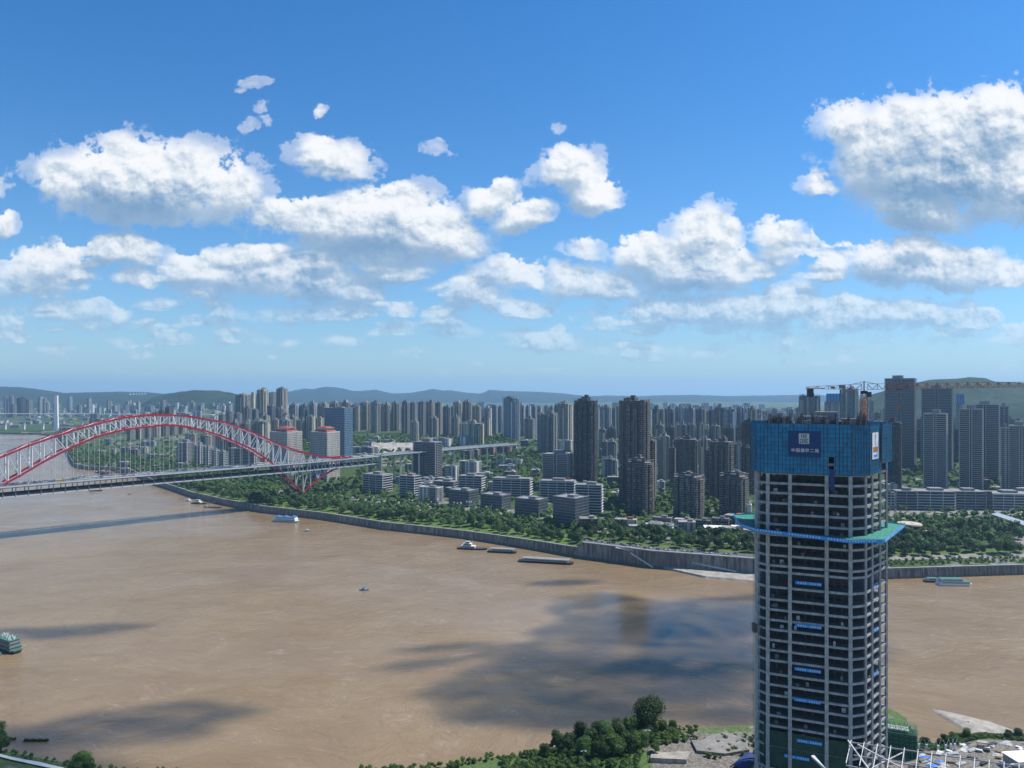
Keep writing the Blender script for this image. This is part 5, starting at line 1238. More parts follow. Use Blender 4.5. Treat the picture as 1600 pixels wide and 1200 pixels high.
# bushes on the right hand quay slope
bs = [(x, y) for x, y, p in scatter(1385, 1640, 13, 34, 5.5, 41)]
Vs = []; Fs = []; o = 0; r = random.Random(5)
for X, Y in bs:
    V, Fc = LOWC[r.randrange(4)]; s = r.uniform(.35, .5); P = V * s + np.array([X, Y, ground(X, Y) - 1.3]); Vs.append(P); Fs.append(Fc + o); o += len(V)
tag(npmesh('shrubbery', np.concatenate(Vs), np.concatenate(Fs), M['leaf2']), 'green shrubs covering the slope above the right hand quay', None, None, 'stuff')
# ------------------------------------------------------------------ low houses between the towers, and the city beyond
lr = random.Random(17); LH = []
def fill(p0, p1, Y0, Y1, n, area, gap=24):
    c = 0; tries = 0; done = []
    while c < n and tries < 900:
        tries += 1; p = lr.uniform(p0, p1); Y = lr.uniform(Y0, Y1); X = (p - 800) / F * Y
        if not free(X, Y, 8): continue
        FOOT.append((X, Y, gap * .6)); done.append((p, X, Y)); c += 1
    done.sort()
    for i, (p, X, Y) in enumerate(done):
        h = lr.uniform(7, 21); w = lr.uniform(16, 38); d = lr.uniform(11, 17); zg = ground(X, Y) - 1.5; rt = root('low_building', (X, Y, zg), 'low building ' + area + ', ' + ordinal(i), 'building', 'low buildings ' + area, R(lr.uniform(-40, 10)))
        g = MB(); g.box(0, 0, 0, w, d, h); g.build('wall', FA[lr.choice(['white', 'resi', 'blue', 'stone', 'cream', 'office'])], rt)
        g = MB(); g.box(w * .2, 0, h, w * .25, d * .5, 2.6); g.box(0, 0, h, w * .5, .6, 1.0) if False else None; g.build('roof_house', M[lr.choice(['pale', 'grey', 'concrete', 'tile', 'grey'])], rt)
fill(560, 900, 1500, 2150, 26, 'on the wooded hill')
fill(890, 1180, 1120, 1750, 34, 'among the brown towers')
fill(130, 440, 1650, 2350, 30, 'seen through the arch')
fill(560, 900, 1180, 1500, 24, 'behind the striped offices', 22)
fill(905, 1170, 860, 960, 8, 'behind the high quay', 20)
fill(1385, 1640, 1080, 1400, 12, 'behind the riverside mall')
def distant():
    g = MB(); r = random.Random(77)
    for k in range(1500):
        p = r.uniform(-250, 1900); Y = r.uniform(2700, 6500); X = (p - 800) / F * Y
        if 1250 < p and Y > 3000: continue
        if p < 105 and Y < shore(p) + 250: continue
        if r.random() < .4 and p > 430: continue
        h = r.choice((r.uniform(8, 22), r.uniform(8, 20), r.uniform(25, 60) if p > 130 else 16)); w = r.uniform(18, 55); g.box(X, Y, ground(X, Y) - 3, w, r.uniform(14, 30), h, rot=r.uniform(-.6, .2), m=r.choice((0, 0, 2, 2, 2, 0, 1)))
    tag(g.build('distant_town', [FA['blue'], FA['white'], FA['resi'], M['pale']]), 'mass of small far off buildings fading into the haze', None, None, 'stuff')
distant()
for i in range(6):
    px = 203 + i * 4.6; X, Y = at(px, 8600); rt = root('storage_tank', (X, Y, EYE - 6 / F * Y * .7), 'tiny white storage tank on the far hill, ' + ordinal(i), 'storage tank', 'white storage tanks on the far hill'); g = MB(); g.cyl((0, 0, -40), (0, 0, 10), 13, 14); g.build('shell', M['white'], rt)
# rock cutting on the ridge slope
X, Y = at(612, 1840); g = MB(); V = []; n = 12
for i in range(n):
    for j in range(6): V.append((X - 60 + i * 11, Y + j * 9 + mnoise.noise((i * .7, j * .7, 2)) * 4, ground(X, Y) - 4 + j * 5.2 + mnoise.noise((i * .9, j * 1.1, 5)) * 5))
tag(npmesh('rock_cutting', V, [(a * 6 + b, (a + 1) * 6 + b, (a + 1) * 6 + b + 1, a * 6 + b + 1) for a in range(n - 1) for b in range(5)], M['sand']), 'bare grey rock cutting on the slope below the ridge', None, None, 'structure')
# ------------------------------------------------------------------ white villa, museum, pavilion, hoarding, station roof
M['silt'] = weathered('grey_silt', (.30, .275, .235), scale=.18, var=.4)
def special():
    X, Y = at(1032, 905); z = ground(X, Y) - .5; rt = root('arcaded_villa', (X, Y, z), 'white arcaded colonial villa with grey roofs behind the quay', 'villa', None, R(-32))
    g = MB(); g.box(-6, 0, 0, 18, 11, 10.5); g.box(9, 5, 0, 12, 10, 9); g.build('wall', M['white'], rt)
    for x, y, w, d, h in ((-6, 0, 19.5, 12.5, 10.5), (9, 5, 13, 11, 9)):
        g = MB(); g.hexa([(x - w / 2, y - d / 2, h), (x + w / 2, y - d / 2, h), (x + w / 2, y + d / 2, h), (x - w / 2, y + d / 2, h)], [(x - w / 3, y - .3, h + 3), (x + w / 3, y - .3, h + 3), (x + w / 3, y + .3, h + 3), (x - w / 3, y + .3, h + 3)]); g.build('roof', M['grey'], rt)
    for fl in (0, 1, 2):
        for k in range(6): g = MB(); g.box(-13.4 + k * 2.95, -5.52, .8 + fl * 3.3, 1.7, .12, 2.2); g.build('window', M['dark'], rt)
        for k in range(3): g = MB(); g.box(3.02, -4 + k * 2.9, .8 + fl * 3.3, .12, 1.5, 2.2); g.build('window', M['dark'], rt)
    X, Y = at(1138, 885); z = ground(X, Y) - .3; rt = root('museum', (X, Y, z), 'low modern hall with white flat roofs and a red end wall behind the quay', 'museum', None, R(-10))
    g = MB(); g.box(0, 4, 0, 44, 16, 8.4); g.build('wall', FA['core'], rt); g = MB(); g.box(-4, 3, 8.4, 50, 19, .9); g.box(14, -3, 11.5, 22, 10, .8); g.build('roof', M['white'], rt)
    g = MB(); g.box(20, -2.5, 0, 8, 5, 11.5); g.build('end_wall', weathered('red_panel', (.40, .05, .04)), rt); g = MB(); g.box(2, -5.2, 0, 14, 1.2, 5.5); g.build('entrance', M['white'], rt)
    g = MB(); g.hexa([(-36, -16, 1), (34, -21, 1), (34, -18.5, 1), (-36, -13.5, 1)], [(-36, -16, 3.6), (34, -21, 5), (34, -18.5, 5), (-36, -13.5, 3.6)]); g.build('garden_wall', M['white'], rt)
    X, Y = at(1421, 905); z = ground(X, Y); rt = root('round_pavilion', (X, Y, z), 'round dark glass pavilion with a flat cream disc roof', 'pavilion')
    g = MB(); g.cyl((0, 0, -2), (0, 0, 9), 11, 28); g.build('drum', FA['core'], rt); g = MB(); g.cyl((0, 0, 9.8), (0, 0, 11.4), 14.5, 32, 13.6); g.build('roof_disc', M['beige'], rt)
    g = MB(); g.box(4, -14, -3, 19, 9, 8); g.build('annex', M['beige'], rt)
    X, Y = at(1407, 868); z = ground(X, Y); rt = root('blue_hoarding', (X, Y, z), 'tall blue site hoarding below the round pavilion', 'hoarding', None, R(-6)); g = MB(); g.box(0, 0, -2, 17, .5, 12); g.build('panel', weathered('royal_blue', (.02, .06, .30), var=.1), rt)
    g = MB()
    for k in range(6): g.bar((-8 + k * 3.2, .4, -2), (-8 + k * 3.2, 3, 9), .25)
    g.build('brace', M['grey'], rt)
    X, Y = at(1592, 905); z = ground(X, Y); rt = root('station_canopy', (X, Y, z), 'sloping glass station roof at the right edge of the park', 'canopy'); g = MB(); g.hexa([(-9, 40, 16), (3, 44, 17), (30, -30, 5), (14, -34, 4)], [(-9, 40, 16.6), (3, 44, 17.6), (30, -30, 5.6), (14, -34, 4.6)]); g.build('glass_roof', FA['glass'], rt)
    g = MB()
    for k in range(7): t = k / 6; g.bar((-9 + 23 * t, 40 - 74 * t, -2), (-9 + 23 * t, 40 - 74 * t, 16 - 12 * t), .6)
    g.build('column', M['pale'], rt)
    # riverside road: parapet and lamps
    lp = root('street_lamp', (0, 0, 0), 'lamp', 'street lamp'); g = MB(); g.cyl((0, 0, 0), (0, 0, 8.5), .12, 6, .07); g.bar((0, 0, 8.4), (1.6, 0, 8.8), .1); g.build('pole', M['steel'], lp); g = MB(); g.box(1.8, 0, 8.65, .9, .35, .18); g.build('lamp_head', M['pale'], lp)
    gl = root('globe_lamp', (0, 0, 0), 'lamp', 'park lamp'); g = MB(); g.cyl((0, 0, 0), (0, 0, 6), .12, 6); g.build('pole', M['steel'], gl); V, Fc = ico(1); npmesh('globe', V * .9 + np.array([0, 0, 6.7]), Fc, M['white'], parent=gl, smooth=True)
    first = True
    for k in range(22):
        p = 915 + k * 12; X, Y = at(p, shore(p) + 5.2); o = lp if first else copy_tree(lp); first = False; o.location = (X, Y, ground(X, Y)); o['label'] = 'curved arm street lamp on the river road above the high quay'; o['group'] = 'street lamps on the river road'
    first = True; lrn = random.Random(2)
    for k in range(34):
        p = lrn.uniform(565, 900); Yq = shore(p) + lrn.uniform(118, 150); X = (p - 800) / F * Yq
        if not free(X, Yq, -8): continue
        o = gl if first else copy_tree(gl); first = False; o.location = (X, Yq, ground(X, Yq) + 3); o['label'] = 'white globe lamp along the plaza in front of the striped offices'; o['group'] = 'globe lamps by the offices'
    for k in range(26):
        p = 912 + k * 9.5 + lrn.uniform(-3, 3); s = lrn.choice((9.5, 13, 16.5)); X, Y = at(p, shore(p) + s); X2, Y2 = at(p + 2, shore(p + 2) + s); drive(lrn.choice((0, 0, 1, 2, 2, 4)), (X, Y, ground(X, Y) + .3), math.atan2(Y2 - Y, X2 - X), 'on the river road above the high quay', 'on the river road')
    for k in range(16):
        p = lrn.uniform(915, 985); Yq = lrn.uniform(905, 1010); X = (p - 800) / F * Yq; drive(lrn.choice((0, 0, 1, 2)), (X, Yq, ground(X, Yq) + .4), R(60), 'on the junction road beside the glass cube office', 'by the glass cube')
    for k in range(34):
        p = lrn.uniform(1395, 1600); Yq = shore(p) + lrn.uniform(250, 300); X = (p - 800) / F * Yq; drive(lrn.choice((0, 0, 0, 1, 2)), (X, Yq, ground(X, Yq) + .5), R(lrn.choice((-10, 80))), 'parked on the mall forecourt on the right', 'on the mall forecourt')
    g = MB(); pts = [at(p, shore(p) + 1.5) + (ZW_ + 1.1,) for p, ZW_ in ((p, ip(p, ZW)) for p in range(910, 1184, 6))]
    for a, b in zip(pts, pts[1:]):
        g.bar(a, b, .35, .35); g.bar(Vector(a) - Vector((0, 0, .8)), Vector(b) - Vector((0, 0, .8)), .3, .5); g.bar(Vector(a) - Vector((0, 0, 1.1)), a, .3)
    rt = root('road_parapet', (pts[0][0], pts[0][1], 0), 'white railing along the river road on the high quay', 'railing'); g.build('rail', M['white'], rt).location = (-pts[0][0], -pts[0][1], 0)
    # silt beach and ramps at the foot of the wall
    V = []; ps = list(range(1036, 1190, 6))
    for p in ps:
        w = min(1, (p - 1030) / 70) * 26
        for t, z in ((1.12, -1.5), (1.0, 1.8), (.5, 2.6), (-.1, 3.2)): X, Y = at(p, shore(p) - w * t - 1); V.append((X, Y, z + .3 * mnoise.noise((p * .3, t, 0))))
    tag(npmesh('beach', V, [(a * 4 + b, (a + 1) * 4 + b, (a + 1) * 4 + b + 1, a * 4 + b + 1) for a in range(len(ps) - 1) for b in range(3)], M['silt']), 'pale silt bank at the wall foot', None, None, 'structure')
    for (pa, ya, za), (pb, yb, zb_), lab in (((962, 796, 17), (1150, 740, 3.5), 'long concrete ramp descending the high quay toward the beach'), ((985, 806, 13), (1020, 792, .5), 'short stone stair running down the quay to the water')):
        a = Vector(at(pa, shore(pa) - 2.8) + (za,)); b = Vector(at(pb, shore(pb) - 4) + (zb_,)); rt = root('quay_ramp', (a.x, a.y, 0), lab, 'ramp'); g = MB(); o_ = Vector((a.x, a.y, 0)); g.bar(a - o_, b - o_, 2.4, .6); g.build('flight', M['pale'], rt); g = MB(); g.bar(a - o_ + Vector((0, -1.3, 1)), b - o_ + Vector((0, -1.3, 1)), .2, .5); g.build('rail', M['pale'], rt)
special()
# ------------------------------------------------------------------ boats
M['hull'] = weathered('dark_hull', (.035, .035, .04), rough=.5); M['deckg'] = weathered('green_deck', (.05, .16, .12), rough=.6); M['roofb'] = weathered('blue_roof', (.05, .14, .30), rough=.5); M['teal'] = weathered('pale_teal', (.28, .42, .42), rough=.5)
def hullmb(L, Wd, H, bow=.22, stern=.06):
    g = MB(); a = L / 2; P = [(-a, -Wd * .42), (-a + L * stern, -Wd / 2), (a - L * bow, -Wd / 2), (a - L * bow * .35, -Wd * .32), (a, 0), (a - L * bow * .35, Wd * .32), (a - L * bow, Wd / 2), (-a + L * stern, Wd / 2), (-a, Wd * .42)]
    n = len(P); g.add([(x * .97, y * .86, -.4) for x, y in P] + [(x, y, H + (max(0, x / a - .55) * H * .7)) for x, y in P], [(i, (i + 1) % n, n + (i + 1) % n, n + i) for i in range(n)] + [tuple(range(n, 2 * n))]); return g
def boat(name, px, y, L, Wd, label, rot, tiers, hullm='hull', roofm='white', cat='boat', H=1.6, bow=.22, extra=None, group=None, cm='white'):
    Y = EYE * F / (y - 612); X = (px - 800) / F * Y; rt = root(name, (X, Y, 0), label, cat, group, R(rot)); hullmb(L, Wd, H, bow).build('hull', M[hullm], rt); z = H
    g = MB()
    for s in (-1, 1): g.bar((-L * .46, s * Wd * .46, H + .9), (L * .30, s * Wd * .46, H + .9), .08); [g.bar((-L * .46 + k * L * .076, s * Wd * .46, H), (-L * .46 + k * L * .076, s * Wd * .46, H + .9), .08) for k in range(11)]
    g.build('railing', M['white'], rt)
    for i, (x0, x1, wf, h) in enumerate(tiers):
        g = MB(); g.box((x0 + x1) / 2 * L, 0, z, (x1 - x0) * L, Wd * wf, h); c = g.build('cabin', M[cm], rt)
        g = MB(); g.box((x0 + x1) / 2 * L, 0, z + h * .38, (x1 - x0) * L * .94, Wd * wf + .1, h * .36); g.build('window_band', M['cglass'], c)
        g = MB(); g.box((x0 + x1) / 2 * L, 0, z + h, (x1 - x0) * L + .8, Wd * wf + .9, .18); g.build('deck_roof', M[roofm if i == len(tiers) - 1 or roofm == 'deckg' else 'pale'], c); z += h + .18
    if extra: extra(rt, z, L, Wd)
    g = MB(); g.bar((0, 0, z), (0, 0, z + 3), .14); g.bar((-.8, 0, z + 2), (.8, 0, z + 2), .1); g.build('mast', M['pale'], rt); return rt
boat('ferry', 1491, 914, 34, 9, 'white river ferry with green roof decks moored below the right hand quay', -3, [(-.44, .40, .9, 2.6), (-.40, .20, .78, 2.3)], 'white', 'deckg', 'ferry')
boat('pontoon', 1456, 909, 15, 7, 'small dark landing pontoon at the stern of the green roofed ferry', -5, [(-.3, .3, .7, 2.4)], 'hull', 'deckg', 'pontoon', bow=.05)
def pag(rt, z, L, Wd):
    for x in (-.30, -.02, .28):
        g = MB(); a = L * .11; g.hexa([(x * L - a, -Wd * .42, z), (x * L + a, -Wd * .42, z), (x * L + a, Wd * .42, z), (x * L - a, Wd * .42, z)], [(x * L - .4, -.4, z + 2.6), (x * L + .4, -.4, z + 2.6), (x * L + .4, .4, z + 2.6), (x * L - .4, .4, z + 2.6)]); g.build('pointed_roof', M['roofb'], rt)
boat('floating_restaurant', 447, 815, 42, 12, 'white floating restaurant with blue pointed roofs near the bridge shadow', -10, [(-.40, .40, .85, 2.8), (-.36, .38, .75, 2.6)], 'teal', 'roofb', 'floating restaurant', bow=.08, extra=pag)
boat('work_boat', 738, 858, 38, 9, 'dark work boat with a white stepped pilothouse off the quay', -12, [(-.34, .10, .8, 2.6), (-.28, -.02, .62, 2.4), (-.22, -.08, .45, 2.2)], 'hull', 'teal', cm='slab')
def cover(rt, z, L, Wd):
    g = MB(); g.box(0, 0, 4.6, L * .84, Wd * .96, .25); g.build('canopy', M['grey'], rt); g = MB()
    for k in range(9):
        for s in (-1, 1): g.bar((-L * .41 + k * L * .1025, s * Wd * .44, 1.4), (-L * .41 + k * L * .1025, s * Wd * .44, 4.6), .22)
    g.build('canopy_post', M['pale'], rt)
boat('barge', 785, 863, 36, 8.5, 'shorter flat roofed pontoon barge moored behind the work boat', -14, [(-.35, .3, .6, 2.4)], 'hull', 'grey', 'barge', bow=.05, extra=cover, cm='slab')
boat('barge', 853, 879, 64, 10, 'long flat roofed pontoon barge with white sides beside the quay', -14, [(-.4, .4, .62, 2.5)], 'hull', 'grey', 'barge', bow=.05, extra=cover, cm='slab')
boat('tugboat', 311, 787, 30, 8, 'white topped tugboat lying with barges upstream of the bridge shadow', -18, [(-.3, .15, .75, 2.6), (-.2, .05, .5, 2.3)], 'hull', 'teal', 'tugboat')
boat('motor_launch', 295, 783, 14, 4.5, 'small round nosed launch tied to the tugboat', -18, [(-.3, .1, .7, 2.0)], 'white', 'pale')
boat('barge', 333, 793, 34, 7, 'low empty dark barge beside the tugboat', -18, [(-.45, -.36, .6, 1.6)], 'hull', 'grey', 'barge', H=1.2, bow=.1)
boat('barge', 336, 786, 30, 4, 'narrow landing stage between the tugboat and the wall', 5, [(-.1, .05, .6, 1.6)], 'hull', 'grey', 'landing stage', H=.9, bow=.02)
boat('cargo_boat', 150, 767, 24, 6, 'small dark cargo boat just below the bridge deck', 5, [(-.4, -.15, .7, 2.2)], 'hull', 'grey')
boat('skiff', 203, 772, 6, 2.4, 'tiny skiff in mid river beyond the bridge shadow', 10, [(-.2, .1, .6, 1.0)], 'hull', 'pale', H=.7)
boat('skiff', 480, 830, 9, 3, 'small blue boat just below the floating restaurant', -5, [(-.15, .15, .6, 1.4)], 'roofb', 'pale', H=.8)
boat('skiff', 569, 922, 9.5, 3, 'lone small motorboat in the middle of the river', 0, [(-.2, .1, .7, 1.5)], 'roofb', 'roofb', H=.8)
boat('quay_boat', 143, 722, 26, 7, 'grey houseboat against the far embankment under the arch', -30, [(-.4, .35, .8, 3)], 'grey', 'grey')
def rf(rt, z, L, Wd):
    g = MB(); rr_ = random.Random(1)
    for k in range(26): g.box(rr_.uniform(-.4, .36) * L, rr_.uniform(-.3, .3) * Wd, z, .5, .5, rr_.uniform(1, 2.2))
    g.build('rooftop_fittings', M['pale'], rt)
    g = MB(); g.box(L * .44, 0, 1.7, L * .1, Wd * .7, .8); g.build('fore_deck', M['deckg'], rt)
boat('passenger_ship', 14, 1016, 27, 8.5, 'three deck dark green and grey passenger ship cut by the left edge', -30, [(-.5, .36, .9, 2.5), (-.5, .32, .84, 2.4), (-.48, .30, .78, 2.2)], 'hull', 'deckg', 'ship', bow=.12, extra=rf, cm='grey')
boat('motor_launch', -6, 1024, 9, 4, 'little green launch beside the passenger ship', -20, [(-.3, .2, .7, 1.2)], 'deckg', 'deckg', H=.8)
# ------------------------------------------------------------------ near bank with the building site
NS = [(-900, 372), (-100, 384), (0, 380), (125, 363), (400, 350), (700, 356), (790, 366), (900, 374), (1000, 384), (1050, 386), (1180, 392), (1300, 405), (1385, 414), (1430, 394), (1470, 392), (1500, 398), (1530, 405), (1600, 402), (1800, 398), (2400, 390)]
NZ = [(-900, 7), (130, 7), (400, 9), (800, 12), (900, 17), (2400, 18)]
def nground(x, y):
    p = 800 + F * x / y; s = ip(p, NS) - y
    if s < 0: return -4
    z = ip(p, NZ); k = min(1, s / (11 if p > 780 else 5)); k = k * k * (3 - 2 * k)
    if 1425 < p: k = min(1, s / 42)
    return .4 + (z - .4) * k + mnoise.noise((x / 9, y / 9, 4)) * .6 * k
def near_mat():
    def b(T):
        P = T.geo.outputs['Position']; n = T.noise(P, .10, 5, .65); n2 = T.noise(P, .9, 4, .6); px = T.sep(P)[0]; py = T.sep(P)[1]
        dirt = T.mix(T.smooth(n2, .3, .7), c3(.08, .072, .058), c3(.24, .22, .185)); gr = T.mix(T.smooth(n2, .3, .7), c3(.035, .075, .018), c3(.10, .155, .035))
        site = T.m('MULTIPLY', T.smooth(px, 62, 74), T.smooth(py, 360, 376, 1, .15))
        f = T.smooth(T.m('ADD', n, T.m('MULTIPLY', site, .5)), .58, .70); c = T.mix(f, gr, dirt); T.put(T.bs.inputs['Base Color'], c); T.bs.inputs['Roughness'].default_value = .95
    return mat('near_bank_soil', b)
def near():
    ps = list(range(-900, 2400, 12)); ss = [-2, .1, 1, 2.5, 4, 6, 8, 11, 15, 20, 26, 33, 42, 55, 75, 110, 160, 240, 330]; V = []; n = len(ss)
    for p in ps:
        s0 = ip(p, NS)
        for s in ss: Y = max(8, s0 - s); X = (p - 800) / F * Y; V.append((X, Y, -4 if s < 0 else nground(X, Y)))
    Q = [(a * n + b, a * n + b + 1, (a + 1) * n + b + 1, (a + 1) * n + b) for a in range(len(ps) - 1) for b in range(n - 1)]
    tag(npmesh('near_bank', V, Q, near_mat()), 'near bank ground', None, None, 'structure')
    # sand spit
    pts = [(1457, 1108), (1478, 1112), (1510, 1119), (1550, 1129), (1588, 1143), (1560, 1150), (1532, 1160), (1519, 1153), (1507, 1141), (1482, 1126), (1463, 1115)]
    W2 = [((p - 800) / F * EYE * F / (y - 612), EYE * F / (y - 612)) for p, y in pts]; cx = sum(a for a, _ in W2) / len(W2); cy = sum(b for _, b in W2) / len(W2)
    V = []; rings = [(1.12, -1.0), (1.0, .15), (.85, .9), (.5, 1.4), (.05, 1.6)]
    for k, z in rings:
        for i, (a, b) in enumerate(W2): V.append((cx + (a - cx) * k, cy + (b - cy) * k, z))
    m = len(W2); tag(npmesh('sand_spit', V, [(r_ * m + i, r_ * m + (i + 1) % m, (r_ + 1) * m + (i + 1) % m, (r_ + 1) * m + i) for r_ in range(len(rings) - 1) for i in range(m)], M['silt']), 'pale sand spit', None, None, 'structure')
    # path on the lower left
    V = []; pp = list(range(-200, 330, 20))
    for p in pp:
        for s in (11, 14): X, Y = at(p, ip(p, NS) - s); V.append((X, Y, nground(X, Y) + .7))
    tag(npmesh('path', V, [(2 * a, 2 * a + 2, 2 * a + 3, 2 * a + 1) for a in range(len(pp) - 1)], M['pale']), None, None, None, 'structure')
near()
def put_tree(o, px, y, z0, lab, s=1.0, grp=None, Y=None):
    Y = Y or (EYE - z0) * F / (y - 612); X = (px - 800) / F * Y; o.location = (X, Y, nground(X, Y) - .3); o.scale = (s, s, s); o['label'] = lab
    if grp: o['group'] = grp
big = make_tree(201, 9.5, 17, 9000, .36, M['leaf'], core=2); put_tree(big, 1014, 1165, 10, 'large round dark tree standing above the shore left of the unfinished tower', 1.0, Y=372)
mids = [make_tree(210 + i, r, h, 3800, .33, M[m], core=2) for i, (r, h, m) in enumerate(((5.2, 12, 'leaf'), (6.4, 11, 'leaf2'), (4.2, 9.5, 'leaf')))]
spots = [(985, 366, 0, 1.05), (966, 360, 0, 1.1), (940, 364, 1, 1.0), (924, 356, 2, 1.15), (905, 362, 0, .95), (888, 354, 2, 1.0), (960, 349, 1, 1.0), (985, 351, 0, .95), (1002, 356, 1, .85), (938, 348, 1, .9), (912, 347, 0, .9), (870, 360, 2, .95), (852, 352, 2, .8), (1068, 382, 2, .75), (1050, 377, 0, .55), (1176, 388, 1, .6), (1168, 390, 2, .5), (1446, 384, 1, .5), (1468, 379, 0, .5), (1490, 378, 1, .62), (1512, 384, 0, .6), (1478, 386, 2, .7), (1500, 390, 1, .5), (1590, 382, 0, .6), (1575, 378, 2, .6), (-8, 376, 0, 1.2), (2, 372, 2, 1.0), (128, 357, 1, .8), (140, 352, 2, .8), (1024, 352, 2, .7), (1000, 370, 1, .9), (1022, 369, 0, .7), (1036, 372, 2, .8), (1010, 362, 1, .8), (895, 368, 1, .8), (950, 356, 0, 1.1)]
spots = [(p, Y, k, s * .9) for p, Y, k, s in spots]
mu = [0] * 3
for i, (p, Y, k, s) in enumerate(spots):
    o = mids[k] if not mu[k] else copy_tree(mids[k]); mu[k] = 1; o.rotation_euler = (0, 0, i * 1.3)
    side = 'at the lower left corner' if p < 200 else 'on the near shore left of the unfinished tower' if p < 1100 else 'by the foot of the unfinished tower' if p < 1200 else 'beside the sand spit on the near shore'
    put_tree(o, p, 0, 0, ('slim dark leafy tree ', 'spreading pale green tree ', 'small dark bushy tree ')[k] + side, s, ('slim dark', 'spreading pale', 'small dark')[k] + ' trees ' + side, Y)
# undergrowth
Vs = []; Fs = []; o_ = 0; r = random.Random(15)
GC = [crown_arrays(300 + k, 1.6, 2.6, 150, .22, 4, 0) for k in range(3)]
def under(p0, p1, s0, s1, n, sc=1.0):
    global o_
    for _ in range(n):
        p = r.uniform(p0, p1); Y = ip(p, NS) - r.uniform(s0, s1); X = (p - 800) / F * Y; V, Fc = GC[r.randrange(3)]; s = r.uniform(.6, 1.3) * sc
        Vs.append(V * s + np.array([X, Y, nground(X, Y) - .5])); Fs.append(Fc + o_); o_ += len(V)
under(560, 800, 0, 9, 160, .9); under(780, 1060, 0, 26, 420); under(780, 1000, 20, 50, 260, 1.2); under(1000, 1090, 4, 26, 120, .9); under(1100, 1180, 22, 44, 50, .8); under(1060, 1200, 0, 6, 130, .8); under(1300, 1425, 0, 6, 60, .8); under(1425, 1640, 3, 30, 420, .8); under(-60, 330, 0, 9, 110, .8)
tag(npmesh('undergrowth', np.concatenate(Vs), np.concatenate(Fs), M['leaf2']), 'reeds, creepers and shrubs covering the near bank', None, None, 'stuff')
for (px, y, L, lab) in ((58, 1158, 11, 'long low bush standing in the flooded shallows at lower left'), (20, 1156, 4.5, 'small round bush in the flooded shallows at lower left')):
    Y = (EYE) * F / (y - 612); X = (px - 800) / F * Y; rt = root('drowned_bush', (X, Y, 0), lab, 'bush'); Vs2 = []; Fs2 = []; oo = 0
    for k in range(int(L)): V, Fc = GC[k % 3]; Vs2.append(V * .75 + np.array([(k - L / 2) * 1.25, mnoise.noise((k, 1, 1)) * 1.5, -.8])); Fs2.append(Fc + oo); oo += len(V)
    npmesh('foliage', np.concatenate(Vs2), np.concatenate(Fs2), M['leaf'], parent=rt)
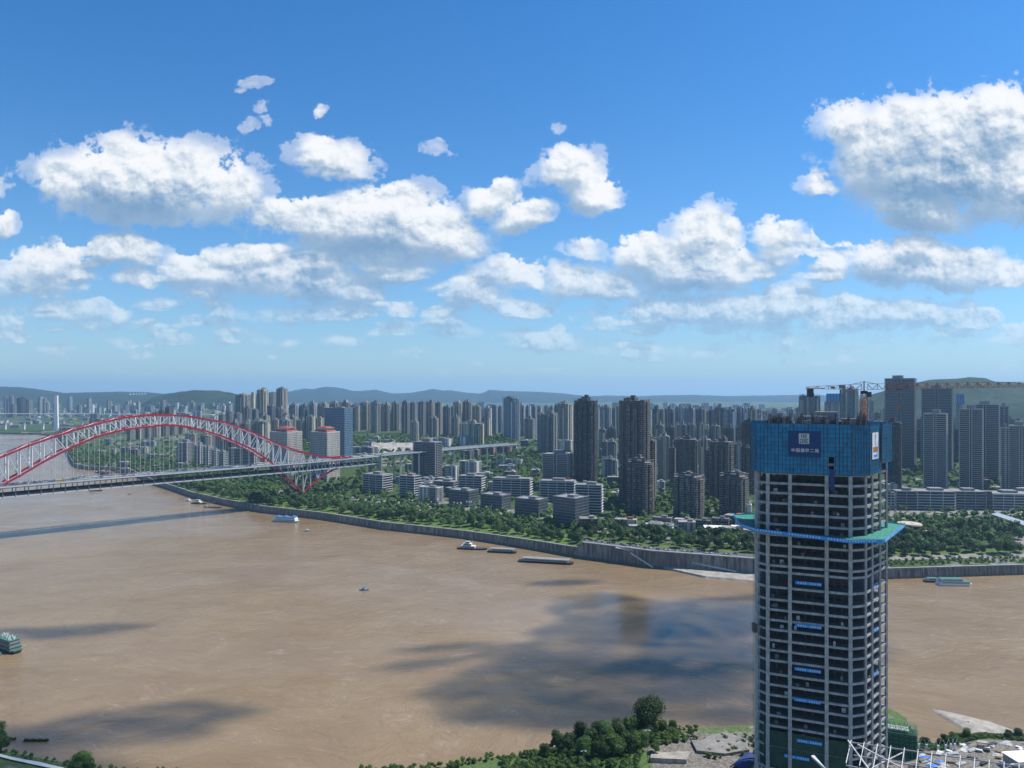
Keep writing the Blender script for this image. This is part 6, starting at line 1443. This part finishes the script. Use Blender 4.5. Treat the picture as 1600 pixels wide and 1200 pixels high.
def site():
    # perimeter fence left of the tower
    pts = [(1040, 372), (1062, 378), (1085, 382), (1110, 384), (1135, 386), (1160, 387), (1180, 388)]; P = [Vector(at(p, Y)) for p, Y in pts]; P = [Vector((v.x, v.y, nground(v.x, v.y))) for v in P]
    rt = root('site_fence', P[0], 'dark steel site fence along the shore left of the unfinished tower', 'fence'); g = MB(); q = MB()
    for a, b in zip(P, P[1:]):
        a = a - P[0]; b = b - P[0]; g.bar(a + Vector((0, 0, .6)), b + Vector((0, 0, .6)), .12, 2.1)
        for k in range(3): c = a.lerp(b, k / 3); q.bar(c + Vector((0, -.3, -.6)), c + Vector((0, -.3, 3.4)), .38)
        q.bar(a + Vector((0, -.2, 2.9)), b + Vector((0, -.2, 2.9)), .25)
    g.build('fence_panel', M['grey'], rt); q.build('post', M['dark'], rt)
    # light pole
    for p, Y, lab, h in ((1012, 341, 'tall thin steel lamp pole among the shore trees', 17), (912, 338, 'second lamp pole with a cross arm further left in the shore trees', 9)):
        X, Y = at(p, Y); rt = root('lamp_pole', (X, Y, nground(X, Y) - .5), lab, 'lamp pole'); g = MB(); g.cyl((0, 0, 0), (0, 0, h), .16, 8, .1); g.build('pole', M['grey'], rt); g = MB(); g.bar((-1.1, 0, h - .5), (1.1, 0, h - .5), .14); g.box(-1, 0, h - .9, .7, .4, .2); g.box(1, 0, h - .9, .7, .4, .2); g.build('lamp_arm', M['pale'], rt)
    # graded slope and concrete apron
    X, Y = at(1040, 350); V = [(X - 9, Y - 8, 19.5), (X + 8, Y - 9, 19.2), (X + 16, Y + 10, 16.0), (X + 3, Y + 19, 14.6), (X - 4, Y + 12, 15)]; rt = root('slope_slab', (X, Y, 0), 'pale shotcrete slope beside the shore trees', 'slope'); g = MB(); g.add([(a - X, b - Y, c) for a, b, c in V] + [(a - X, b - Y, c - 6) for a, b, c in V], [(0, 1, 2, 3, 4), (0, 5, 6, 1), (1, 6, 7, 2), (2, 7, 8, 3), (3, 8, 9, 4), (4, 9, 5, 0)]); g.build('slab', M['silt'], rt)
    X, Y = at(1112, 357); rt = root('concrete_apron', (X, Y, 0), 'curved pale concrete apron inside the site fence', 'apron'); g = MB(); g.prism([(-9, -6), (4, -9), (17, -5), (19, 6), (11, 13), (2, 10), (-4, 4), (-9, 5)], 15, 18.5); g.build('slab', M['paving'], rt)
    X, Y = at(1163, 335); rt = root('blue_shed_roof', (X, Y, 20), 'arched blue sheet roof hugging the left foot of the unfinished tower', 'shed', None, R(48)); g = MB()
    for k in range(8): a0 = math.pi * k / 8; a1 = math.pi * (k + 1) / 8; g.hexa([(-8, -3.4 * math.cos(a0), 2.2 * math.sin(a0)), (8, -3.4 * math.cos(a0), 2.2 * math.sin(a0)), (8, -3.4 * math.cos(a1), 2.2 * math.sin(a1)), (-8, -3.4 * math.cos(a1), 2.2 * math.sin(a1))], [(-8, -3.5 * math.cos(a0), 2.3 * math.sin(a0) + .1), (8, -3.5 * math.cos(a0), 2.3 * math.sin(a0) + .1), (8, -3.5 * math.cos(a1), 2.3 * math.sin(a1) + .1), (-8, -3.5 * math.cos(a1), 2.3 * math.sin(a1) + .1)])
    g.build('roof', weathered('blue_shed_sheet', (.015, .04, .15)), rt); g = MB(); g.box(0, 0, -4, 15, 6, 3.9); g.build('wall', M['grey'], rt)
    # green scaffold stair
    X, Y = at(1398, 352); rt = root('green_scaffold', (X, Y, 18), 'green netted scaffold cage right of the tower foot', 'scaffold', None, R(-22)); g = MB(); nw = MB()
    for i in range(9):
        for j in range(4): g.bar((-9 + i * 2.3, -4 + j * 2.7, -2), (-9 + i * 2.3, -4 + j * 2.7, 13.6 - abs(i - 4) * .2), .14)
    for k in range(8):
        z = k * 1.9
        for j in range(4): g.bar((-9, -4 + j * 2.7, z), (9.4, -4 + j * 2.7, z), .12)
        for i in range(9): g.bar((-9 + i * 2.3, -4, z), (-9 + i * 2.3, 4.1, z), .12)
        for i in range(8): g.bar((-9 + i * 2.3, -4.05, z), (-9 + (i + 1) * 2.3, -4.05, z + 1.9), .09)
    M['sgreen'] = weathered('green_scaffold_tube', (.03, .24, .11)); g.build('tube', M['sgreen'], rt); nw.box(0, .05, -2, 18, 7.6, 12.2); nw.build('netting', M['net'], rt); g = MB(); g.box(-1, 0, 11.2, 14, 5, .3); g.build('platform', M['concrete'], rt)
    # white steel roof frame nearest the camera
    def S(px, y, Y): return Vector(((px - 800) / F * Y, Y, EYE - (y - 612) * Y / F))
    rt = root('steel_roof_frame', S(1450, 1190, 268), 'pale steel roof frame of slanting rafters across the lower right corner', 'steel frame'); of = -S(1450, 1190, 268)
    A0, A1 = S(1330, 1160, 285), S(1640, 1204, 262); B0_, B1 = S(1322, 1196, 262), S(1640, 1262, 240); C0, C1 = S(1334, 1180, 275), S(1640, 1232, 250)
    for a, b in ((A0, A1), (B0_, B1), (C0, C1)): g = MB(); g.bar(a + of, b + of, .28, .45); g.build('purlin', M['slabg'], rt)
    for k in range(15):
        t = k / 14; a = A0.lerp(A1, t) + Vector((0, 0, .8)); b = B0_.lerp(B1, t) + Vector((0, 0, .8)); g = MB(); g.bar(a + of, b + of, .24, .4); g.bar(a + of, a + of - Vector((0, 0, 5)), .18); g.build('rafter', M['slab'], rt)
    g = MB(); g.bar(S(1325, 1157, 280) + of, S(1357, 1201, 262) + of, .45); g.bar(S(1340, 1163, 280) + of, S(1420, 1206, 262) + of, .4); g.bar(S(1366, 1180, 280) + of, S(1376, 1168, 280) + of, .25); g.bar(S(1410, 1176, 282) + of, S(1350, 1206, 262) + of, .3); g.build('brace', M['slab'], rt)
    g = MB(); g.hexa([S(1267, 1183, 288) + of, S(1290, 1205, 270) + of, S(1293, 1206, 268) + of, S(1272, 1182, 288) + of], [p + Vector((0, 0, .6)) for p in (S(1267, 1183, 288) + of, S(1290, 1205, 270) + of, S(1293, 1206, 268) + of, S(1272, 1182, 288) + of)]); g.build('outrigger', M['pale'], rt)
    # truss and white roofs at the right edge
    X, Y = at(1612, 338); rt = root('flat_roofed_shed', (X, Y, 18), 'long white flat roofed site office at the right edge', 'shed', None, R(8)); g = MB(); g.box(2, 0, 0, 26, 9, 4.4); g.build('wall', M['concrete'], rt); g = MB(); g.box(2, 0, 4.4, 27, 10, .3); g.build('roof', M['white'], rt); g = MB(); g.box(2, -5.3, 4.2, 28, .4, .6); g.build('fascia', M['brown'], rt)
    X, Y = at(1552, 322); rt = root('portal_truss', (X, Y, 18), 'open grey steel truss portal beside the white site office', 'truss'); g = MB()
    for x in (0, 8, 16): g.bar((x, 0, 0), (x, 0, 9), .35); g.bar((x, 0, 9), (x + 8, -2, 9.6), .3); g.bar((x, 0, 5), (x + 8, -2, 9.6), .2)
    g.build('member', M['pale'], rt)
    # scattered material
    rr_ = random.Random(6); M['plank'] = weathered('timber', (.26, .19, .12)); M['tarp'] = weathered('blue_tarpaulin', (.02, .15, .50), rough=.5)
    for i in range(150):
        p = rr_.uniform(1385, 1610); Y = rr_.uniform(300, 362); X = (p - 800) / F * Y; z = nground(X, Y); k = i % 5; nm, lb = (('timber_stack', 'stack of brown planks'), ('pipe_bundle', 'bundle of steel scaffold tubes'), ('rubble_heap', 'heap of pale building rubble'), ('plywood_stack', 'stack of pale plywood sheets'), ('steel_beam_stack', 'stack of dark steel beams'))[k]
        rt = root(nm, (X, Y, z), lb + ' lying on the building site at lower right', 'building material', lb.split(' of ')[0] + 's of ' + lb.split(' of ')[1] + ' on the site', rr_.uniform(-.9, .9)); g = MB()
        if k in (0, 4):
            for a in range(4):
                for b in range(3): g.box(rr_.uniform(-.3, .3), a * .42 - .6, b * .34, rr_.uniform(3.4, 5.5), .3, .26, rot=rr_.uniform(-.05, .05))
        elif k == 1:
            for a in range(7): g.cyl((-2.6, a * .3 - .9, .3 + (a % 2) * .25), (2.6 + rr_.random(), a * .3 - .9 + rr_.uniform(-.2, .2), .35 + (a % 2) * .25), .13, 6)
        elif k == 2:
            V, Fc = ico(2); rs_ = np.random.RandomState(i); V = V * (1 + .35 * (rs_.rand(len(V), 1) - .5)) * np.array([2.6, 1.9, .9]); npmesh('heap', V, Fc, M['sand'], parent=rt); continue
        else:
            for b in range(6): g.box(rr_.uniform(-.15, .15), rr_.uniform(-.15, .15), b * .14, 2.6, 1.5, .11, rot=rr_.uniform(-.06, .06))
        g.build('piece', M[('plank', 'steel', 'sand', 'pale', 'dark')[k]], rt)
    for i, (p, Y) in enumerate(((1445, 345), (1457, 338), (1468, 341), (1475, 334), (1512, 330))):
        X = (p - 800) / F * Y; rt = root('tarpaulin', (X, Y, nground(X, Y) + .3), 'crumpled bright blue tarpaulin on the site, ' + ordinal(i), 'tarpaulin', 'blue tarpaulins'); V, Fc = ico(2); rs_ = np.random.RandomState(i); V = V * (1 + .3 * (rs_.rand(len(V), 1) - .5)) * np.array([2.9, 1.7, .8]); npmesh('sheet', V, Fc, M['tarp'], parent=rt)
    for i, (p, Y) in enumerate(((1436, 362), (1448, 361), (1466, 358), (1478, 357), (1486, 356), (1492, 354))):
        X = (p - 800) / F * Y; rt = root('starter_column', (X, Y, nground(X, Y)), 'short white column stub with splayed starter bars, ' + ordinal(i), 'column stub', 'white column stubs'); g = MB(); g.box(0, 0, 0, .8, .8, 3.2); g.build('stub', M['white'], rt); g = MB()
        for a in (-.3, .3): g.bar((a, 0, 3.2), (a * 4, 0, 5.6), .16)
        g.build('starter_bar', M['pale'], rt)
    X, Y = at(1470, 366); rt = root('green_site_fence', (X, Y, nground(X, Y)), 'low green mesh fence at the water side of the site', 'fence', None, R(-22)); g = MB(); g.box(0, 0, -1, 44, .15, 3.0); g.build('mesh_panel', M['sgreen'], rt); g = MB(); [g.box(-22 + k * 4, .1, -1, .2, .2, 3.6) for k in range(12)]; g.build('post', M['sgreen'], rt)
site()
# ------------------------------------------------------------------ cumulus overhead whose shade lies on the river
def cumulus():
    m = bpy.data.materials.new('cloud'); m.use_nodes = True; t = m.node_tree
    for n in list(t.nodes): t.nodes.remove(n)
    T = NT(t); vs = T.new('ShaderNodeVolumeScatter'); vs.inputs['Color'].default_value = c3(1, 1, 1); vs.inputs['Density'].default_value = .019; o = T.new('ShaderNodeOutputMaterial'); T.l.new(vs.outputs[0], o.inputs['Volume'])
    H = 1300.0; k = H / math.tan(ELEV); sx, sy = SUN.x / math.hypot(SUN.x, SUN.y) * k, SUN.y / math.hypot(SUN.x, SUN.y) * k
    V0, Fc = ico(3); i = 0; WS = 1.10
    for lab, bl in (('flat bottomed cumulus high over the river on the right', [(150, 610, 75, 50), (95, 590, 60, 42), (200, 600, 70, 55), (40, 500, 55, 42), (95, 480, 75, 36), (150, 520, 60, 30), (5, 468, 40, 24), (40, 440, 60, 22), (250, 640, 70, 50), (110, 545, 90, 50), (210, 560, 80, 60), (120, 655, 60, 36), (150, 480, 80, 50)]), ('small cumulus scrap beside the larger one', [(78, 738, 30, 9), (-35, 522, 15, 9), (-20, 556, 26, 6)]), ('long thin cumulus over the left of the river', [(-355, 588, 55, 13), (-310, 600, 35, 9), (-400, 570, 40, 12)]), ('ragged cumulus over the near left bank', [(-195, 425, 45, 22), (-165, 445, 38, 16), (-240, 405, 55, 25), (-290, 385, 50, 22), (-225, 380, 60, 20)])):
        Vs = []; Fs = []; o_ = 0
        for (x, y, a, b) in bl:
            i += 1; n = np.array([1 + .42 * mnoise.fractal((p[0] * 1.7 + i * 9, p[1] * 1.7, p[2] * 1.7), 1, 2, 4) for p in V0]); P = V0 * n[:, None] * np.array([a * WS, b * WS, 44]); Vs.append(P + np.array([x + sx, y + sy, H + i * 3])); Fs.append(Fc + o_); o_ += len(P)
        tag(npmesh('cloud', np.concatenate(Vs), np.concatenate(Fs), m, smooth=True), lab, None, None, 'stuff')
cumulus()
